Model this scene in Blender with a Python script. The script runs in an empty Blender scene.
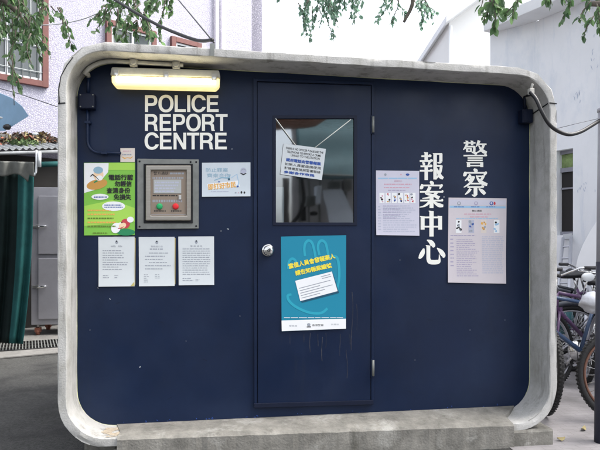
import bpy, bmesh, math, random
from mathutils import Vector, Matrix, noise
from mathutils.geometry import tessellate_polygon

random.seed(7)
R = math.radians
scn = bpy.context.scene
col = scn.collection

# ------------------------------------------------------------------ camera, sky, sun, exposure
YAW = R(8.14)
F = 580.0                 # focal length in pixels of a 600 px wide picture
HOR = 243.0               # horizon row
EYE = 1.24
cam_d = bpy.data.cameras.new('camera')
cam = bpy.data.objects.new('camera', cam_d)
col.objects.link(cam)
cam.location = (0, 0, EYE)
cam.rotation_euler = (R(90), 0, -YAW)
cam_d.sensor_fit = 'HORIZONTAL'
cam_d.sensor_width = 36.0
cam_d.lens = 36.0 * F / 600.0
cam_d.shift_y = (HOR - 225.0) / 600.0
cam_d.clip_start = 0.05
cam_d.clip_end = 3000
scn.camera = cam

SUN_EL, SUN_AZ = R(55), R(97)      # azimuth clockwise from +y: behind and right of the camera
world = bpy.data.worlds.new('World')
scn.world = world
world.use_nodes = True
wn = world.node_tree
wn.nodes.clear()
sky = wn.nodes.new('ShaderNodeTexSky')
sky.sky_type = 'NISHITA'
sky.sun_disc = False
sky.sun_elevation = SUN_EL
sky.sun_rotation = SUN_AZ
sky.air_density = 1.0
sky.dust_density = 5.0
sky.ozone_density = 1.0
hsv = wn.nodes.new('ShaderNodeHueSaturation')      # an overcast sky: the same sky with little blue left
hsv.inputs['Saturation'].default_value = 0.32
bg = wn.nodes.new('ShaderNodeBackground')
bg.inputs['Strength'].default_value = 0.15
wo = wn.nodes.new('ShaderNodeOutputWorld')
wn.links.new(sky.outputs[0], hsv.inputs['Color'])
wn.links.new(hsv.outputs[0], bg.inputs['Color'])
wn.links.new(bg.outputs[0], wo.inputs['Surface'])

sun_d = bpy.data.lights.new('sun', 'SUN')
sun_d.energy = 0.95
sun_d.angle = R(25)
sun_d.color = (1.0, 0.96, 0.9)
sun = bpy.data.objects.new('sun', sun_d)
col.objects.link(sun)
sv = Vector((math.sin(SUN_AZ) * math.cos(SUN_EL), math.cos(SUN_AZ) * math.cos(SUN_EL), math.sin(SUN_EL)))
sun.rotation_euler = sv.to_track_quat('Z', 'Y').to_euler()
sun.location = (4, -4, 8)

vs = scn.view_settings
vs.view_transform = 'Standard'
vs.look = 'None'
vs.gamma = 1.0
vs.use_curve_mapping = False
vs.exposure = 1.8

# ------------------------------------------------------------------ measuring helpers
RGT = Vector((math.cos(YAW), -math.sin(YAW), 0))
FWD = Vector((math.sin(YAW), math.cos(YAW), 0))
CAMP = Vector((0, 0, EYE))


def ray(u, v):
    return FWD + RGT * ((u - 300.0) / F) + Vector((0, 0, (HOR - v) / F))


def P(u, v, Y):                       # point of the plane y = Y
    d = ray(u, v)
    return CAMP + d * (Y / d.y)


def D(u, v, d):                       # point at distance d along the view axis
    return CAMP + ray(u, v) * d


def GD(u, d, z=0.0):                  # point above the ground at distance d
    p = CAMP + ray(u, HOR) * d
    return Vector((p.x, p.y, z))


def onplane(u, v, p0, n):
    d = ray(u, v)
    t = (p0 - CAMP).dot(n) / d.dot(n)
    return CAMP + d * t


# ------------------------------------------------------------------ materials
MATS = {}


def S(r, g, b):                       # sRGB 0..255 to linear
    def f(c):
        c /= 255.0
        return c / 12.92 if c <= 0.04045 else ((c + 0.055) / 1.055) ** 2.4
    return (f(r), f(g), f(b))


def mat(name, c, rough=0.6, metal=0.0, var=0.0, vscale=6.0, bump=0.0, bscale=60.0, c2=None, c2scale=2.0, c2lo=0.5, c2hi=0.7,
        spec=0.5, emit=None, estr=0.0, coat=0.0, stretch=None, streak=None, rvar=0.0):
    m = bpy.data.materials.new(name)
    m.use_nodes = True
    nt = m.node_tree
    b = nt.nodes['Principled BSDF']
    b.inputs['Roughness'].default_value = rough
    b.inputs['Metallic'].default_value = metal
    b.inputs['Specular IOR Level'].default_value = spec
    b.inputs['Coat Weight'].default_value = coat
    b.inputs['Base Color'].default_value = (*c, 1)
    tc = nt.nodes.new('ShaderNodeTexCoord')
    vec = tc.outputs['Object']
    if stretch:
        mp = nt.nodes.new('ShaderNodeMapping')
        mp.inputs['Scale'].default_value = stretch
        nt.links.new(vec, mp.inputs['Vector'])
        vec = mp.outputs[0]
    colour = None
    if var > 0:
        n = nt.nodes.new('ShaderNodeTexNoise')
        n.inputs['Scale'].default_value = vscale
        n.inputs['Detail'].default_value = 6
        n.inputs['Roughness'].default_value = 0.65
        nt.links.new(vec, n.inputs['Vector'])
        rp = nt.nodes.new('ShaderNodeValToRGB')
        rp.color_ramp.elements[0].position = 0.3
        rp.color_ramp.elements[1].position = 0.7
        rp.color_ramp.elements[0].color = (*[x * (1 - var) for x in c], 1)
        rp.color_ramp.elements[1].color = (*[min(1, x * (1 + var)) for x in c], 1)
        nt.links.new(n.outputs['Fac'], rp.inputs['Fac'])
        colour = rp.outputs['Color']
    if c2:
        n2 = nt.nodes.new('ShaderNodeTexNoise')
        n2.inputs['Scale'].default_value = c2scale
        n2.inputs['Detail'].default_value = 8
        n2.inputs['Roughness'].default_value = 0.7
        nt.links.new(vec, n2.inputs['Vector'])
        r2 = nt.nodes.new('ShaderNodeMapRange')
        r2.inputs['From Min'].default_value = c2lo
        r2.inputs['From Max'].default_value = c2hi
        nt.links.new(n2.outputs['Fac'], r2.inputs['Value'])
        mx = nt.nodes.new('ShaderNodeMix')
        mx.data_type = 'RGBA'
        nt.links.new(r2.outputs[0], mx.inputs[0])
        if colour:
            nt.links.new(colour, mx.inputs[6])
        else:
            mx.inputs[6].default_value = (*c, 1)
        mx.inputs[7].default_value = (*c2, 1)
        colour = mx.outputs[2]
    if streak:                                 # run-down dirt: (colour, scale, lo, hi)
        mp2 = nt.nodes.new('ShaderNodeMapping'); mp2.inputs['Scale'].default_value = (1, 1, 0.12)
        nt.links.new(tc.outputs['Object'], mp2.inputs['Vector'])
        n4 = nt.nodes.new('ShaderNodeTexNoise'); n4.inputs['Scale'].default_value = streak[1]; n4.inputs['Detail'].default_value = 7; n4.inputs['Roughness'].default_value = .7
        nt.links.new(mp2.outputs[0], n4.inputs['Vector'])
        r4 = nt.nodes.new('ShaderNodeMapRange'); r4.inputs['From Min'].default_value = streak[2]; r4.inputs['From Max'].default_value = streak[3]
        nt.links.new(n4.outputs['Fac'], r4.inputs['Value'])
        m4 = nt.nodes.new('ShaderNodeMix'); m4.data_type = 'RGBA'
        nt.links.new(r4.outputs[0], m4.inputs[0])
        if colour: nt.links.new(colour, m4.inputs[6])
        else: m4.inputs[6].default_value = (*c, 1)
        m4.inputs[7].default_value = (*streak[0], 1)
        colour = m4.outputs[2]
    if rvar:
        n5 = nt.nodes.new('ShaderNodeTexNoise'); n5.inputs['Scale'].default_value = 3.0; n5.inputs['Detail'].default_value = 6
        nt.links.new(tc.outputs['Object'], n5.inputs['Vector'])
        r5 = nt.nodes.new('ShaderNodeMapRange'); r5.inputs['From Min'].default_value = .3; r5.inputs['From Max'].default_value = .7
        r5.inputs['To Min'].default_value = rough - rvar; r5.inputs['To Max'].default_value = rough + rvar
        nt.links.new(n5.outputs['Fac'], r5.inputs['Value']); nt.links.new(r5.outputs[0], b.inputs['Roughness'])
    if colour:
        nt.links.new(colour, b.inputs['Base Color'])
    if bump > 0:
        n3 = nt.nodes.new('ShaderNodeTexNoise')
        n3.inputs['Scale'].default_value = bscale
        n3.inputs['Detail'].default_value = 5
        nt.links.new(vec, n3.inputs['Vector'])
        bp = nt.nodes.new('ShaderNodeBump')
        bp.inputs['Strength'].default_value = bump
        bp.inputs['Distance'].default_value = 0.01
        nt.links.new(n3.outputs['Fac'], bp.inputs['Height'])
        nt.links.new(bp.outputs[0], b.inputs['Normal'])
    if emit:
        b.inputs['Emission Color'].default_value = (*emit, 1)
        b.inputs['Emission Strength'].default_value = estr
    MATS[name] = m
    return m


def plain(name, r, g, b, rough=0.7, metal=0.0, **k):
    return mat(name, S(r, g, b), rough, metal, **k)


mat('concrete', (0.455, 0.45, 0.435), 0.88, streak=((0.17, 0.165, 0.145), 12, .52, .72), var=0.14, vscale=7, bump=0.22, bscale=120, c2=(0.29, 0.285, 0.255), c2scale=3.6, c2lo=0.48, c2hi=0.72)
mat('concrete_worn', (0.185, 0.178, 0.158), 0.92, var=0.36, vscale=10, bump=0.35, bscale=80, c2=(0.33, 0.325, 0.30), c2scale=5.0, c2lo=0.53, c2hi=0.62, streak=((0.085, 0.08, 0.07), 10, .58, .72))
mat('mortar', (0.20, 0.192, 0.172), 0.92, var=0.34, vscale=10, bump=0.32, bscale=80, c2=(0.33, 0.325, 0.30), c2scale=4, c2lo=0.54, c2hi=0.66, streak=((0.10, 0.095, 0.08), 8, .56, .72))
mat('peeled_plaster', (0.40, 0.34, 0.26), 0.9, var=0.25, vscale=30, bump=0.8, bscale=60)
mat('sealant', (0.50, 0.52, 0.30), 0.7, var=0.3, vscale=14)
mat('navy_paint', (0.0056, 0.0142, 0.0430), 0.44, spec=0.26, rvar=0.12, var=0.16, vscale=2.2, bump=0.16, bscale=5, c2=(0.0100, 0.0215, 0.056), c2scale=1.6, c2lo=0.48, c2hi=0.72, streak=((0.012, 0.020, 0.040), 9, .58, .85))
mat('navy_door_paint', (0.0054, 0.0136, 0.0415), 0.42, spec=0.26, rvar=0.12, var=0.14, vscale=2.0, bump=0.14, bscale=4, c2=(0.0098, 0.0205, 0.055), c2scale=2.2, c2lo=0.5, c2hi=0.75, streak=((0.013, 0.021, 0.041), 11, .58, .85))
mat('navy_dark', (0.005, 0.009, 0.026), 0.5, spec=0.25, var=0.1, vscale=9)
mat('gap_black', (0.004, 0.005, 0.008), 0.8)
mat('drip', (0.040, 0.043, 0.058), 0.8, var=0.4, vscale=40)
mat('chip_white', (0.6, 0.62, 0.62), 0.7)
mat('steel', (0.55, 0.55, 0.54), 0.32, 0.9, var=0.12, vscale=12, bump=0.03, bscale=80)
mat('brushed_steel', (0.36, 0.335, 0.30), 0.36, 0.85, var=0.12, vscale=8, bump=0.04, bscale=120, stretch=(1, 1, 12))
mat('zinc', (0.20, 0.21, 0.20), 0.55, 0.3, var=0.18, vscale=14)
mat('chrome', (0.7, 0.7, 0.7), 0.15, 1.0)
mat('cabinet_steel', (0.37, 0.365, 0.40), 0.33, 0.45, var=0.10, vscale=4, bump=0.03, bscale=12)
mat('rust', (0.22, 0.08, 0.05), 0.9, var=0.4, vscale=18, bump=0.5)
mat('white_vinyl', (0.86, 0.86, 0.80), 0.5)
mat('paper_white', (0.60, 0.64, 0.66), 0.6, var=0.02, vscale=14)
mat('paper_blue', (0.56, 0.62, 0.67), 0.6, var=0.03, vscale=10)
mat('paper_lilac', (0.57, 0.565, 0.66), 0.6, var=0.03, vscale=10)
mat('paper_pink', (0.60, 0.555, 0.585), 0.6, var=0.03, vscale=10)
mat('tape_yellow', (0.5, 0.42, 0.14), 0.5)
mat('lamp_body', (0.42, 0.41, 0.36), 0.55, var=0.12, vscale=20)
mat('tube_glow', (0.9, 0.9, 0.8), 0.4, emit=(1.0, 0.90, 0.62), estr=6.0)
mat('cover_clear', (0.75, 0.68, 0.40), 0.25, emit=(1.0, 0.78, 0.34), estr=0.28)
mat('conduit', (0.44, 0.43, 0.39), 0.6, var=0.15, vscale=20)
mat('cable_black', (0.012, 0.012, 0.014), 0.5)
mat('wire_grey', (0.08, 0.08, 0.09), 0.6)
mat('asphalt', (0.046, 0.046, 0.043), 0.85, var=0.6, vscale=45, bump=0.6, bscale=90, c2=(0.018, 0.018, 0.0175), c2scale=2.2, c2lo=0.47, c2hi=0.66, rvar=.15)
mat('kerb_stone', (0.17, 0.165, 0.155), 0.85, var=0.25, vscale=6, bump=0.5, bscale=50)
mat('iron_grate', (0.035, 0.033, 0.032), 0.7, 0.3)
mat('brown_frame', (0.16, 0.060, 0.052), 0.65, var=0.12, vscale=10)
mat('alu_white', (0.6, 0.62, 0.64), 0.4, 0.2)
mat('grille', (0.42, 0.45, 0.45), 0.5)
mat('pane_dark', (0.055, 0.07, 0.075), 0.12, spec=0.8)
mat('awning_blue', (0.24, 0.40, 0.56), 0.6, var=0.08, vscale=6)
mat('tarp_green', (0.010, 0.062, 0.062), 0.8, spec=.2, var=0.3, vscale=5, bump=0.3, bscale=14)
mat('tarp_shaded', (0.004, 0.010, 0.010), 0.85, spec=.15, var=0.3, vscale=5, bump=0.3, bscale=14)  # tarp colour with the stall's shade put into it
mat('cloth_grey', (0.13, 0.135, 0.125), 0.8, var=0.2, vscale=8)
mat('roof_sheet', (0.19, 0.20, 0.21), 0.7, var=0.3, vscale=6)
mat('dark_board', (0.010, 0.009, 0.008), 0.8, var=0.3, vscale=5)
mat('debris', (0.12, 0.085, 0.065), 0.95, var=0.5, vscale=22, bump=1.0, bscale=30)
mat('moss_green', (0.085, 0.13, 0.05), 0.9, var=0.4, vscale=25)
mat('white_wall', (0.87, 0.885, 0.91), 0.8, var=0.04, vscale=1.5, bump=0.15, bscale=30, c2=(0.70, 0.75, 0.82), c2scale=2.2, c2lo=0.52, c2hi=0.78, streak=((0.66, 0.71, 0.79), 5, .55, .8), stretch=(1, 1, 0.5))
mat('white_wall_far', (0.82, 0.82, 0.80), 0.8, var=0.03, vscale=1.5)
mat('soffit', (0.80, 0.81, 0.82), 0.8, var=0.06, vscale=2)
mat('stain_blue', (0.50, 0.55, 0.66), 0.85)
mat('flake_blue', (0.02, 0.07, 0.30), 0.6)
mat('room_dark', (0.022, 0.020, 0.020), 0.8)
mat('reflected_green', (0.22, 0.30, 0.12), 0.9, var=0.5, vscale=9)  # green reflection painted on the upper pane of the right-hand window
mat('black_rubber', (0.016, 0.016, 0.017), 0.75, bump=0.4, bscale=80)
mat('rim_brown', (0.16, 0.075, 0.05), 0.5, var=0.2, vscale=12)
mat('bike_purple', (0.12, 0.06, 0.15), 0.35, coat=0.4)
mat('bike_blue', (0.05, 0.09, 0.18), 0.35, coat=0.4)
mat('bike_silver', (0.5, 0.5, 0.54), 0.3, 0.6)
mat('bike_dark', (0.04, 0.045, 0.06), 0.4, coat=0.3)
mat('bike_yellow', (0.62, 0.42, 0.05), 0.5)
mat('saddle_black', (0.03, 0.03, 0.034), 0.55)
mat('bag_white', (0.58, 0.60, 0.66), 0.5, var=0.1, vscale=12, bump=0.5, bscale=16)
mat('bag_teal', (0.05, 0.17, 0.20), 0.5, var=0.2, vscale=10)
mat('board_white', (0.88, 0.88, 0.88), 0.45, var=0.02, vscale=4)
mat('alu', (0.56, 0.57, 0.62), 0.4, 0.4)
mat('pole_navy', (0.016, 0.018, 0.035), 0.55, var=0.2, vscale=8)
mat('pole_grey', (0.27, 0.27, 0.31), 0.6, var=0.1, vscale=8)
mat('bark', (0.10, 0.085, 0.07), 0.9, var=0.3, vscale=12, bump=0.8, bscale=20)
mat('dry_leaf', (0.30, 0.25, 0.12), 0.8, var=0.3, vscale=30)
mat('teal_canvas', (0.035, 0.085, 0.095), 0.7, var=0.15, vscale=3)
mat('brown_canvas', (0.30, 0.13, 0.08), 0.7, var=0.15, vscale=4)
mat('shutter_tan', (0.46, 0.44, 0.43), 0.7, var=0.15, vscale=3)
mat('slab_blue', (0.72, 0.77, 0.82), 0.6, var=0.08, vscale=6)
mat('van_white', (0.8, 0.8, 0.8), 0.3, coat=0.5)
# inks
for nm, c in {'ink_black': (28, 28, 30), 'ink_grey': (150, 156, 166), 'ink_lilac': (164, 158, 184), 'ink_faint': (176, 180, 198), 'ink_blue': (50, 84, 160),
              'ink_lightblue': (150, 190, 220), 'ink_red': (190, 60, 70), 'ink_rose': (204, 160, 176), 'ink_orange': (226, 172, 84), 'ink_yellow': (236, 220, 70),
              'ink_green': (122, 186, 70), 'ink_lime': (160, 208, 84), 'ink_dkgreen': (32, 130, 84), 'ink_brown': (196, 146, 72), 'ink_skin': (235, 205, 170),
              'ink_haze': (140, 176, 196), 'ink_teal': (0, 128, 158), 'ink_teal_light': (30, 156, 180), 'ink_teal_dark': (6, 74, 100), 'ink_white': (232, 234, 236),
              'ink_olive': (96, 128, 40), 'btn_green': (30, 160, 96), 'btn_red': (214, 36, 44), 'lcd': (168, 172, 172), 'plate_tan': (136, 122, 108),
              'beige': (214, 204, 196)}.items():
    plain(nm, *c, rough=0.65)


def special_materials():
    # mosaic-clad wall: small pale lilac chips with darker joints
    m = bpy.data.materials.new('mosaic_wall'); m.use_nodes = True
    nt = m.node_tree; b = nt.nodes['Principled BSDF']
    b.inputs['Roughness'].default_value = 0.6
    tc = nt.nodes.new('ShaderNodeTexCoord')
    v = nt.nodes.new('ShaderNodeTexVoronoi'); v.inputs['Scale'].default_value = 33
    v2 = nt.nodes.new('ShaderNodeTexVoronoi'); v2.feature = 'DISTANCE_TO_EDGE'; v2.inputs['Scale'].default_value = 33
    nt.links.new(tc.outputs['Object'], v.inputs['Vector']); nt.links.new(tc.outputs['Object'], v2.inputs['Vector'])
    r = nt.nodes.new('ShaderNodeValToRGB')
    r.color_ramp.elements[0].color = (0.38, 0.37, 0.45, 1); r.color_ramp.elements[1].color = (0.54, 0.53, 0.60, 1)
    sep = nt.nodes.new('ShaderNodeSeparateColor'); nt.links.new(v.outputs['Color'], sep.inputs[0]); nt.links.new(sep.outputs[0], r.inputs['Fac'])
    mr = nt.nodes.new('ShaderNodeMapRange'); mr.inputs['From Max'].default_value = 0.30
    nt.links.new(v2.outputs['Distance'], mr.inputs['Value'])
    mx = nt.nodes.new('ShaderNodeMix'); mx.data_type = 'RGBA'
    mx.inputs[6].default_value = (0.33, 0.32, 0.41, 1)
    nt.links.new(mr.outputs[0], mx.inputs[0]); nt.links.new(r.outputs[0], mx.inputs[7])
    nt.links.new(mx.outputs[2], b.inputs['Base Color'])
    bp = nt.nodes.new('ShaderNodeBump'); bp.inputs['Strength'].default_value = 0.28; bp.inputs['Distance'].default_value = 0.012
    nt.links.new(mr.outputs[0], bp.inputs['Height']); nt.links.new(bp.outputs[0], b.inputs['Normal'])
    MATS['mosaic_wall'] = m
    # block paving
    m = bpy.data.materials.new('paving'); m.use_nodes = True
    nt = m.node_tree; b = nt.nodes['Principled BSDF']; b.inputs['Roughness'].default_value = 0.8
    tc = nt.nodes.new('ShaderNodeTexCoord')
    br = nt.nodes.new('ShaderNodeTexBrick'); br.inputs['Scale'].default_value = 4.5
    br.inputs['Color1'].default_value = (0.29, 0.275, 0.28, 1); br.inputs['Color2'].default_value = (0.27, 0.256, 0.262, 1)
    br.inputs['Mortar'].default_value = (0.235, 0.222, 0.226, 1); br.inputs['Mortar Size'].default_value = 0.012
    nt.links.new(tc.outputs['Object'], br.inputs['Vector'])
    n = nt.nodes.new('ShaderNodeTexNoise'); n.inputs['Scale'].default_value = 2.5; n.inputs['Detail'].default_value = 8
    nt.links.new(tc.outputs['Object'], n.inputs['Vector'])
    mx = nt.nodes.new('ShaderNodeMix'); mx.data_type = 'RGBA'; mx.blend_type = 'MULTIPLY'; mx.inputs[0].default_value = 1
    mr = nt.nodes.new('ShaderNodeMapRange'); mr.inputs['From Min'].default_value = .3; mr.inputs['From Max'].default_value = .7
    mr.inputs['To Min'].default_value = .55; mr.inputs['To Max'].default_value = 1.25
    nt.links.new(n.outputs['Fac'], mr.inputs['Value'])
    nt.links.new(br.outputs['Color'], mx.inputs[6]); nt.links.new(mr.outputs[0], mx.inputs[7])
    nt.links.new(mx.outputs[2], b.inputs['Base Color'])
    bp = nt.nodes.new('ShaderNodeBump'); bp.inputs['Strength'].default_value = 0.4; bp.inputs['Distance'].default_value = 0.01
    nt.links.new(br.outputs['Fac'], bp.inputs['Height']); bp.invert = True
    nt.links.new(bp.outputs[0], b.inputs['Normal'])
    MATS['paving'] = m
    # leaves: every leaf its own green
    for nm, lo, hi in (('leaf_dark', (0.034, 0.076, 0.032), (0.12, 0.20, 0.085)), ('leaf_washed_out', (0.07, 0.13, 0.09), (0.17, 0.27, 0.20))):  # second set is paler: sky glare on the far tree painted into its leaves
        m = bpy.data.materials.new(nm); m.use_nodes = True
        nt = m.node_tree; b = nt.nodes['Principled BSDF']; b.inputs['Roughness'].default_value = 0.4
        g = nt.nodes.new('ShaderNodeNewGeometry')
        r = nt.nodes.new('ShaderNodeValToRGB')
        r.color_ramp.elements[0].color = (*lo, 1); r.color_ramp.elements[1].color = (*hi, 1)
        nt.links.new(g.outputs['Random Per Island'], r.inputs['Fac'])
        nt.links.new(r.outputs[0], b.inputs['Base Color'])
        t = nt.nodes.new('ShaderNodeBsdfTranslucent')
        r_t = nt.nodes.new('ShaderNodeValToRGB')
        r_t.color_ramp.elements[0].color = (*[min(1, x * 1.9) for x in lo], 1); r_t.color_ramp.elements[1].color = (*[min(1, x * 1.9) for x in hi], 1)
        nt.links.new(g.outputs['Random Per Island'], r_t.inputs['Fac']); nt.links.new(r_t.outputs[0], t.inputs['Color'])
        mix = nt.nodes.new('ShaderNodeMixShader'); mix.inputs[0].default_value = 0.5
        out = nt.nodes['Material Output']
        nt.links.new(b.outputs[0], mix.inputs[1]); nt.links.new(t.outputs[0], mix.inputs[2]); nt.links.new(mix.outputs[0], out.inputs['Surface'])
        MATS[nm] = m
    # coated window glass: part clear, part mirror
    m = bpy.data.materials.new('window_glass'); m.use_nodes = True
    nt = m.node_tree; nt.nodes.clear()
    out = nt.nodes.new('ShaderNodeOutputMaterial')
    tr = nt.nodes.new('ShaderNodeBsdfTransparent'); tr.inputs['Color'].default_value = (0.55, 0.6, 0.62, 1)
    gl = nt.nodes.new('ShaderNodeBsdfGlossy'); gl.inputs['Roughness'].default_value = 0.035; gl.inputs['Color'].default_value = (0.9, 0.95, 1, 1)
    mix = nt.nodes.new('ShaderNodeMixShader'); mix.inputs[0].default_value = 0.36
    tc = nt.nodes.new('ShaderNodeTexCoord')
    n = nt.nodes.new('ShaderNodeTexNoise'); n.inputs['Scale'].default_value = 2.2
    nt.links.new(tc.outputs['Object'], n.inputs['Vector'])
    bp = nt.nodes.new('ShaderNodeBump'); bp.inputs['Strength'].default_value = 0.02; bp.inputs['Distance'].default_value = 0.05
    nt.links.new(n.outputs['Fac'], bp.inputs['Height']); nt.links.new(bp.outputs[0], gl.inputs['Normal'])
    nt.links.new(tr.outputs[0], mix.inputs[1]); nt.links.new(gl.outputs[0], mix.inputs[2]); nt.links.new(mix.outputs[0], out.inputs['Surface'])
    MATS['window_glass'] = m


special_materials()


# ------------------------------------------------------------------ mesh builder
def smooth(pts, k=6):
    P_ = [pts[0]] + list(pts) + [pts[-1]]
    out = []
    for i in range(1, len(P_) - 2):
        for j in range(k):
            t = j / k
            out.append(0.5 * (2 * P_[i] + (P_[i + 1] - P_[i - 1]) * t + (2 * P_[i - 1] - 5 * P_[i] + 4 * P_[i + 1] - P_[i + 2]) * t * t + (3 * P_[i] - P_[i - 1] - 3 * P_[i + 1] + P_[i + 2]) * t ** 3))
    out.append(pts[-1])
    return out


class MB:
    def __init__(s):
        s.v = []; s.f = []; s.m = []; s.names = []; s.sm = []

    def mi(s, name):
        if name not in s.names:
            s.names.append(name)
        return s.names.index(name)

    def add(s, verts, faces, m, smooth=False):
        o = len(s.v)
        s.v += [Vector(x) for x in verts]
        k = s.mi(m)
        for f in faces:
            s.f.append([i + o for i in f]); s.m.append(k); s.sm.append(smooth)
        return s

    def box(s, c, size, m, rz=0.0, rx=0.0, ry=0.0):
        hx, hy, hz = size[0] / 2, size[1] / 2, size[2] / 2
        M = Matrix.Translation(Vector(c)) @ Matrix.Rotation(rz, 4, 'Z') @ Matrix.Rotation(ry, 4, 'Y') @ Matrix.Rotation(rx, 4, 'X')
        vs_ = [M @ Vector((x * hx, y * hy, z * hz)) for x in (-1, 1) for y in (-1, 1) for z in (-1, 1)]
        return s.add(vs_, [(0, 1, 3, 2), (4, 6, 7, 5), (0, 4, 5, 1), (2, 3, 7, 6), (0, 2, 6, 4), (1, 5, 7, 3)], m)

    def prism(s, pts, vec, m):             # a 3-D polygon swept along vec
        n = len(pts); vec = Vector(vec)
        pts = [Vector(p) for p in pts]
        vs_ = pts + [p + vec for p in pts]
        fs = [list(range(n)), list(range(2 * n - 1, n - 1, -1))]
        fs += [(i, i + n, (i + 1) % n + n, (i + 1) % n) for i in range(n)]
        return s.add(vs_, fs, m)

    def slab(s, px, Yf, Yb, m, holes=()):  # outline given in picture pixels, lying on y = Yf, going back to y = Yb
        loops = [[P(u, v, Yf) for u, v in px]] + [[P(u, v, Yf) for u, v in h] for h in holes]
        return s.slab3(loops, Yf, Yb, m)

    def slab3(s, loops, Yf, Yb, m):
        flat = [Vector((p.x, p.z, 0)) for L in loops for p in L]
        tris = tessellate_polygon([[Vector((p.x, p.z, 0)) for p in L] for L in loops])
        n = len(flat)
        vs_ = [Vector((p.x, Yf, p.y)) for p in flat] + [Vector((p.x, Yb, p.y)) for p in flat]
        fs = []
        for t in tris:
            a, b, c = [flat[i] for i in t]
            if (b - a).cross(c - a).z < 0:
                t = (t[0], t[2], t[1])
            fs.append((t[0], t[1], t[2]))
            fs.append((t[2] + n, t[1] + n, t[0] + n))
        o = 0
        for L in loops:
            k = len(L)
            for i in range(k):
                j = (i + 1) % k
                fs.append((o + i, o + j, o + j + n, o + i + n))
            o += k
        return s.add(vs_, fs, m)

    def flat(s, px, Y, m):                 # a thin printed patch
        return s.add([P(u, v, Y) for u, v in px], [list(range(len(px)))], m)

    def ell(s, cu, cv, a, b, Y, m, n=20, ang=0.0):
        ca, sa = math.cos(ang), math.sin(ang)
        return s.flat([(cu + a * math.cos(t) * ca - b * math.sin(t) * sa, cv + a * math.cos(t) * sa + b * math.sin(t) * ca)
                       for t in [2 * math.pi * i / n for i in range(n)]], Y, m)

    def tube(s, pts, r, m, n=8, smooth=True, cap=True):
        pts = [Vector(p) for p in pts]
        k = len(pts)
        rr = r if isinstance(r, (list, tuple)) else [r] * k
        vs_ = []; prev = None
        for i, p in enumerate(pts):
            t = (pts[min(i + 1, k - 1)] - pts[max(i - 1, 0)])
            if t.length < 1e-9:
                t = Vector((0, 0, 1))
            t.normalize()
            if prev is None:
                a = Vector((0, 0, 1)) if abs(t.z) < 0.9 else Vector((1, 0, 0))
                prev = t.cross(a).normalized()
            e1 = (prev - t * prev.dot(t))
            e1 = e1.normalized() if e1.length > 1e-6 else t.orthogonal().normalized()
            e2 = t.cross(e1); prev = e1
            for j in range(n):
                a = 2 * math.pi * j / n
                vs_.append(p + (e1 * math.cos(a) + e2 * math.sin(a)) * rr[i])
        fs = [(i * n + j, i * n + (j + 1) % n, (i + 1) * n + (j + 1) % n, (i + 1) * n + j) for i in range(k - 1) for j in range(n)]
        if cap:
            fs.append(list(range(n - 1, -1, -1))); fs.append([(k - 1) * n + j for j in range(n)])
        return s.add(vs_, fs, m, smooth)

    def torus(s, c, axis, Rr, r, m, n=40, k=10, a0=0.0, a1=2 * math.pi, squash=1.0):
        c = Vector(c); axis = Vector(axis).normalized()
        e1 = axis.orthogonal().normalized()
        if abs(axis.z) < 0.99:
            e1 = Vector((0, 0, 1)); e1 = (e1 - axis * e1.dot(axis)).normalized()
        e2 = axis.cross(e1)
        full = abs(a1 - a0 - 2 * math.pi) < 1e-6
        cnt = n if full else n + 1
        vs_ = []
        for i in range(cnt):
            a = a0 + (a1 - a0) * i / n
            d = e1 * math.cos(a) + e2 * math.sin(a)
            for j in range(k):
                b = 2 * math.pi * j / k
                vs_.append(c + d * (Rr + r * math.cos(b)) + axis * (r * squash * math.sin(b)))
        fs = []
        for i in range(n):
            i2 = (i + 1) % cnt
            for j in range(k):
                fs.append((i * k + j, i2 * k + j, i2 * k + (j + 1) % k, i * k + (j + 1) % k))
        return s.add(vs_, fs, m, True)

    def lathe(s, c, axis, prof, m, n=20, smooth=True):   # prof: (distance along axis, radius)
        c = Vector(c); axis = Vector(axis).normalized()
        e1 = axis.orthogonal().normalized(); e2 = axis.cross(e1)
        vs_ = [c + axis * h + (e1 * math.cos(2 * math.pi * j / n) + e2 * math.sin(2 * math.pi * j / n)) * r for h, r in prof for j in range(n)]
        k = len(prof)
        fs = [(i * n + j, i * n + (j + 1) % n, (i + 1) * n + (j + 1) % n, (i + 1) * n + j) for i in range(k - 1) for j in range(n)]
        fs.append(list(range(n - 1, -1, -1))); fs.append([(k - 1) * n + j for j in range(n)])
        return s.add(vs_, fs, m, smooth)

    def ball(s, c, rad, m, n=14, k=9, lump=0.0):
        c = Vector(c)
        rad = Vector(rad) if isinstance(rad, (tuple, list)) else Vector((rad,) * 3)
        vs_ = []; fs = []
        for i in range(k + 1):
            th = math.pi * i / k
            for j in range(n):
                ph = 2 * math.pi * j / n
                d = Vector((math.sin(th) * math.cos(ph), math.sin(th) * math.sin(ph), math.cos(th)))
                q = 1 + lump * noise.noise(d * 2.3 + c * 5)
                vs_.append(c + Vector((d.x * rad.x, d.y * rad.y, d.z * rad.z)) * q)
        for i in range(k):
            for j in range(n):
                fs.append((i * n + j, (i + 1) * n + j, (i + 1) * n + (j + 1) % n, i * n + (j + 1) % n))
        return s.add(vs_, fs, m, True)

    def grid(s, fn, nu, nv, m, smooth=True):
        vs_ = [fn(i / nu, j / nv) for i in range(nu + 1) for j in range(nv + 1)]
        fs = [(i * (nv + 1) + j, (i + 1) * (nv + 1) + j, (i + 1) * (nv + 1) + j + 1, i * (nv + 1) + j + 1) for i in range(nu) for j in range(nv)]
        return s.add(vs_, fs, m, smooth)

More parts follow.
